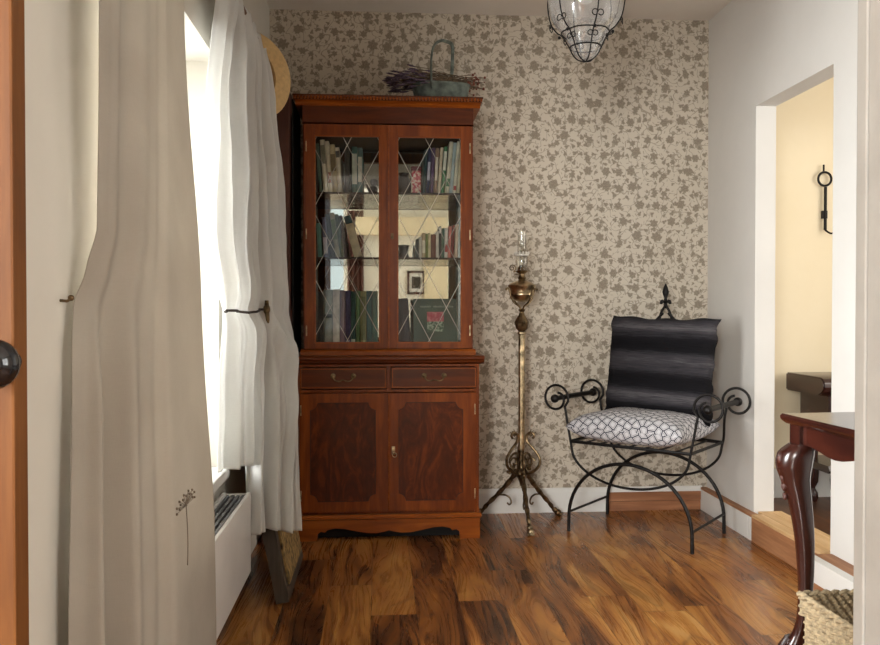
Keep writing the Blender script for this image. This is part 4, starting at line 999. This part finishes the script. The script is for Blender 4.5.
for sx in (-1, 1):
    for sy in (-1, 1):
        bm = bmesh.new(); bx, by = sx * (W2 - .042), sy * (D2 - .042)
        # square block, then the S-curve running out on the diagonal
        box(bm, bx - .024, bx + .024, by - .024, by + .024, .585, .6515)
        keys = [(.600, .004, .030), (.575, .016, .043), (.54, .022, .044), (.50, .018, .036), (.44, .006, .029), (.36, -.004, .0245), (.28, -.008, .021), (.20, -.008, .0175), (.13, -.002, .0155), (.09, .006, .018), (.06, .016, .026), (.03, .022, .031), (.012, .022, .028), (.0, .022, .024)]
        P = catmull([Vector((k_[1], k_[2], k_[0])) for k_ in keys], 5)
        R_ = []
        for p in P:
            o_ = p.x; rad = p.y; cx_, cy_ = bx + sx * o_ * .75, by + sy * o_ * .75
            R_.append([(cx_ + rad * math.copysign(abs(math.cos(2 * PI * q / 20)) ** .8, math.cos(2 * PI * q / 20)), cy_ + rad * math.copysign(abs(math.sin(2 * PI * q / 20)) ** .8, math.sin(2 * PI * q / 20)), p.z) for q in range(20)])
        loft(bm, R_)
        lg = finish(bm, 'leg', M['mahZ'], tt, smooth=True)
        # carved acanthus on the knee and claws on the foot
        bm = bmesh.new()
        for side in (0, 1, 2):
            for row_ in range(5):
                z = .560 - row_ * .026; ang = (-.75 + .75 * side) + (math.atan2(sy, sx)); o_, rad = [(k_[1], k_[2]) for k_ in keys if k_[0] >= z - .03][-1]
                rad = .040 - .003 * row_; cx_, cy_ = bx + sx * .018 * .75, by + sy * .018 * .75
                ball(bm, (cx_ + rad * math.cos(ang), cy_ + rad * math.sin(ang), z), .010 - .0012 * row_, (1, 1, 1.8), u=8, v=6)
        finish(bm, 'carving', plain('carved_knee_wood', (66, 34, 26), .3, var=.4, scale=80, bump=.5), lg, smooth=True)
        bm = bmesh.new()
        for q in (-.7, 0, .7):
            ang = math.atan2(sy, sx) + q; fx, fy_ = bx + sx * .0165, by + sy * .0165
            tube(bm, [(fx + .014 * math.cos(ang), fy_ + .014 * math.sin(ang), .075), (fx + .030 * math.cos(ang), fy_ + .030 * math.sin(ang), .045), (fx + .036 * math.cos(ang), fy_ + .036 * math.sin(ang), .012)], [.006, .009, .006], 8)
        finish(bm, 'claw_foot', M['mahZ'], lg, smooth=True)

# ---------------------------------------------------------------- wicker basket (right bottom)
wb = thing('wicker_basket', 'rectangular woven seagrass basket with lid on floor under the dark table', 'basket', (.983, 1.85, 0))
def weave(u, v, pu=.015, pv=.009):
    # basket weave height field
    r_ = math.floor(v / pv); sgn = -1 if r_ % 2 else 1
    return .0038 * sgn * math.sin(PI * u / pu) + .0035 * abs(math.sin(PI * v / pv)) + .002 * mnoise.noise(Vector((u * 90, v * 60, 3)))
BW, BD, BH = .40, .48, .262
def woven_wall(bm, p0, p1, z0, z1, nrm_, n_u, n_v):
    g = []
    for j in range(n_v + 1):
        z = z0 + (z1 - z0) * j / n_v; row_ = []
        for i in range(n_u + 1):
            t = i / n_u; u = t * (Vector(p1) - Vector(p0)).length; h = weave(u, z) * (1 if 0 < i < n_u else 0)
            p = Vector(p0).lerp(Vector(p1), t) + Vector(nrm_) * h; row_.append(bm.verts.new((p.x, p.y, z)))
        g.append(row_)
    for j in range(n_v):
        for i in range(n_u): bm.faces.new((g[j][i], g[j][i + 1], g[j + 1][i + 1], g[j + 1][i]))
bm = bmesh.new(); cs = [(.008, -.008), (.008, -BD + .008), (BW - .008, -BD + .008), (BW - .008, -.008)]
for (a, b, n_) in ((0, 1, (-1, 0, 0)), (1, 2, (0, -1, 0)), (2, 3, (1, 0, 0)), (3, 0, (0, 1, 0))):
    p0, p1 = cs[a], cs[b]; L_ = math.dist(p0, p1); woven_wall(bm, (*p0, 0), (*p1, 0), .004, BH, n_, int(L_ / .0045), 72)
box(bm, .012, BW - .012, -BD + .012, -.012, .001, BH)
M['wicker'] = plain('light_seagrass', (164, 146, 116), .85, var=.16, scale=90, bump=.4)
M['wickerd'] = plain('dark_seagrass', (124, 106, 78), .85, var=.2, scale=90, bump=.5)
finish(bm, 'basket_body', M['wicker'], wb, smooth=True)
bm = bmesh.new()
ec = [(0, 0), (0, -BD), (BW, -BD), (BW, 0)]
for (a, b, n_) in ((0, 1, (-1, 0, 0)), (1, 2, (0, -1, 0)), (2, 3, (1, 0, 0)), (3, 0, (0, 1, 0))):
    p0, p1 = ec[a], ec[b]; L_ = math.dist(p0, p1); woven_wall(bm, (*p0, 0), (*p1, 0), BH - .008, BH + .036, n_, int(L_ / .0045), 16)
for a in range(4):
    p0, p1 = Vector((*ec[a], BH + .038)), Vector((*ec[(a + 1) % 4], BH + .038)); n_ = 60
    for ph in (0, PI):
        d_ = (p1 - p0).normalized(); sd = d_.cross(Vector((0, 0, 1)))
        tube(bm, [p0.lerp(p1, i / n_) + sd * .004 * math.cos(i * .9 + ph) + Vector((0, 0, .004 * math.sin(i * .9 + ph))) for i in range(n_ + 1)], .0055, 6)
finish(bm, 'lid_rim', M['wicker'], wb, smooth=True)
bm = bmesh.new(); nx, ny = 90, 108; g = []
for j in range(ny + 1):
    row_ = []
    for i in range(nx + 1):
        x = .004 + (BW - .008) * i / nx; y = -.004 - (BD - .008) * j / ny; row_.append(bm.verts.new((x, y, BH + .036 + weave(x * .7 + y * .7 + 2, x * .7 - y * .7 + 2, .019, .010))))
    g.append(row_)
for j in range(ny):
    for i in range(nx): bm.faces.new((g[j][i], g[j][i + 1], g[j + 1][i + 1], g[j + 1][i]))
box(bm, .006, BW - .006, -BD + .006, -.006, BH - .004, BH + .030)
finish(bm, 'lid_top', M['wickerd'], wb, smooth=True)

# ---------------------------------------------------------------- next room: console table and wall fitting
cs_ = thing('console_table', 'dark mahogany scroll-edged console table seen through the opening, against cream wall', 'table', (2.075, 3.70, -.0))
bm = bmesh.new()
pf_ = catmull([(0, .30, 0)] + [(0, 0, 0)], 2)
prism(bm, [(.05, .560), (.02, .572), (.0, .592), (-.004, .612), (.006, .636), (.03, .650), (.36, .650), (.36, .560)], 'X', .0, .75)
for e in (0,): lathe(bm, [(.001, 0), (.042, 0), (.042, .34), (.001, .34)], seg=20) if 0 else None
bmesh.ops.bevel(bm, geom=list(bm.edges), offset=.006, segments=2, affect='EDGES')
finish(bm, 'table_top', M['mahT'], cs_, smooth=True)
finish(B(.06, .70, .06, .33, .42, .560, bev=.006), 'drawer_box', M['mahT'], cs_)
bm = bmesh.new(); prism(bm, [(.03, .205), (.045, .19), (.34, .19), (.34, .225), (.045, .225)], 'X', .05, .71); finish(bm, 'lower_shelf', M['mahT'], cs_)
for sx in (.115, .65):
    for sy in (.085, .30):
        bm = bmesh.new(); lathe(bm, [(.020, .0), (.026, .02), (.024, .045), (.014, .06), (.012, .07), (.026, .10), (.030, .15), (.026, .19)], c=(sx, sy), seg=18)
        lathe(bm, [(.022, .225), (.026, .28), (.030, .36), (.036, .39), (.036, .42)], c=(sx, sy), seg=18); finish(bm, 'leg', M['mahZ'], cs_, smooth=True)
sc_ = thing('wall_sconce', 'black iron ring and bar fitting on cream wall through the opening', 'sconce', (2.285, 4.09, 1.38))
bm = bmesh.new(); tube(bm, [(0, -.02, 0), (0, -.02, .22)], .008, 8); box(bm, -.012, .012, -.02, 0, .06, .10); finish(bm, 'bar', M['iron'], sc_, smooth=True)
bm = bmesh.new(); tube(bm, [(-.004 + .035 * math.cos(q * PI / 12), -.02, .262 + .035 * math.sin(q * PI / 12)) for q in range(24)], .006, 8, closed=True); finish(bm, 'ring', M['iron'], sc_, smooth=True)
bm = bmesh.new(); tube(bm, [(-.01, -.02, .300), (-.01, -.02, .335)], .005, 8); tube(bm, catmull([(0, -.02, .0), (.02, -.05, -.02), (.05, -.08, .01)], 5), .005, 8); finish(bm, 'hook', M['iron'], sc_, smooth=True)
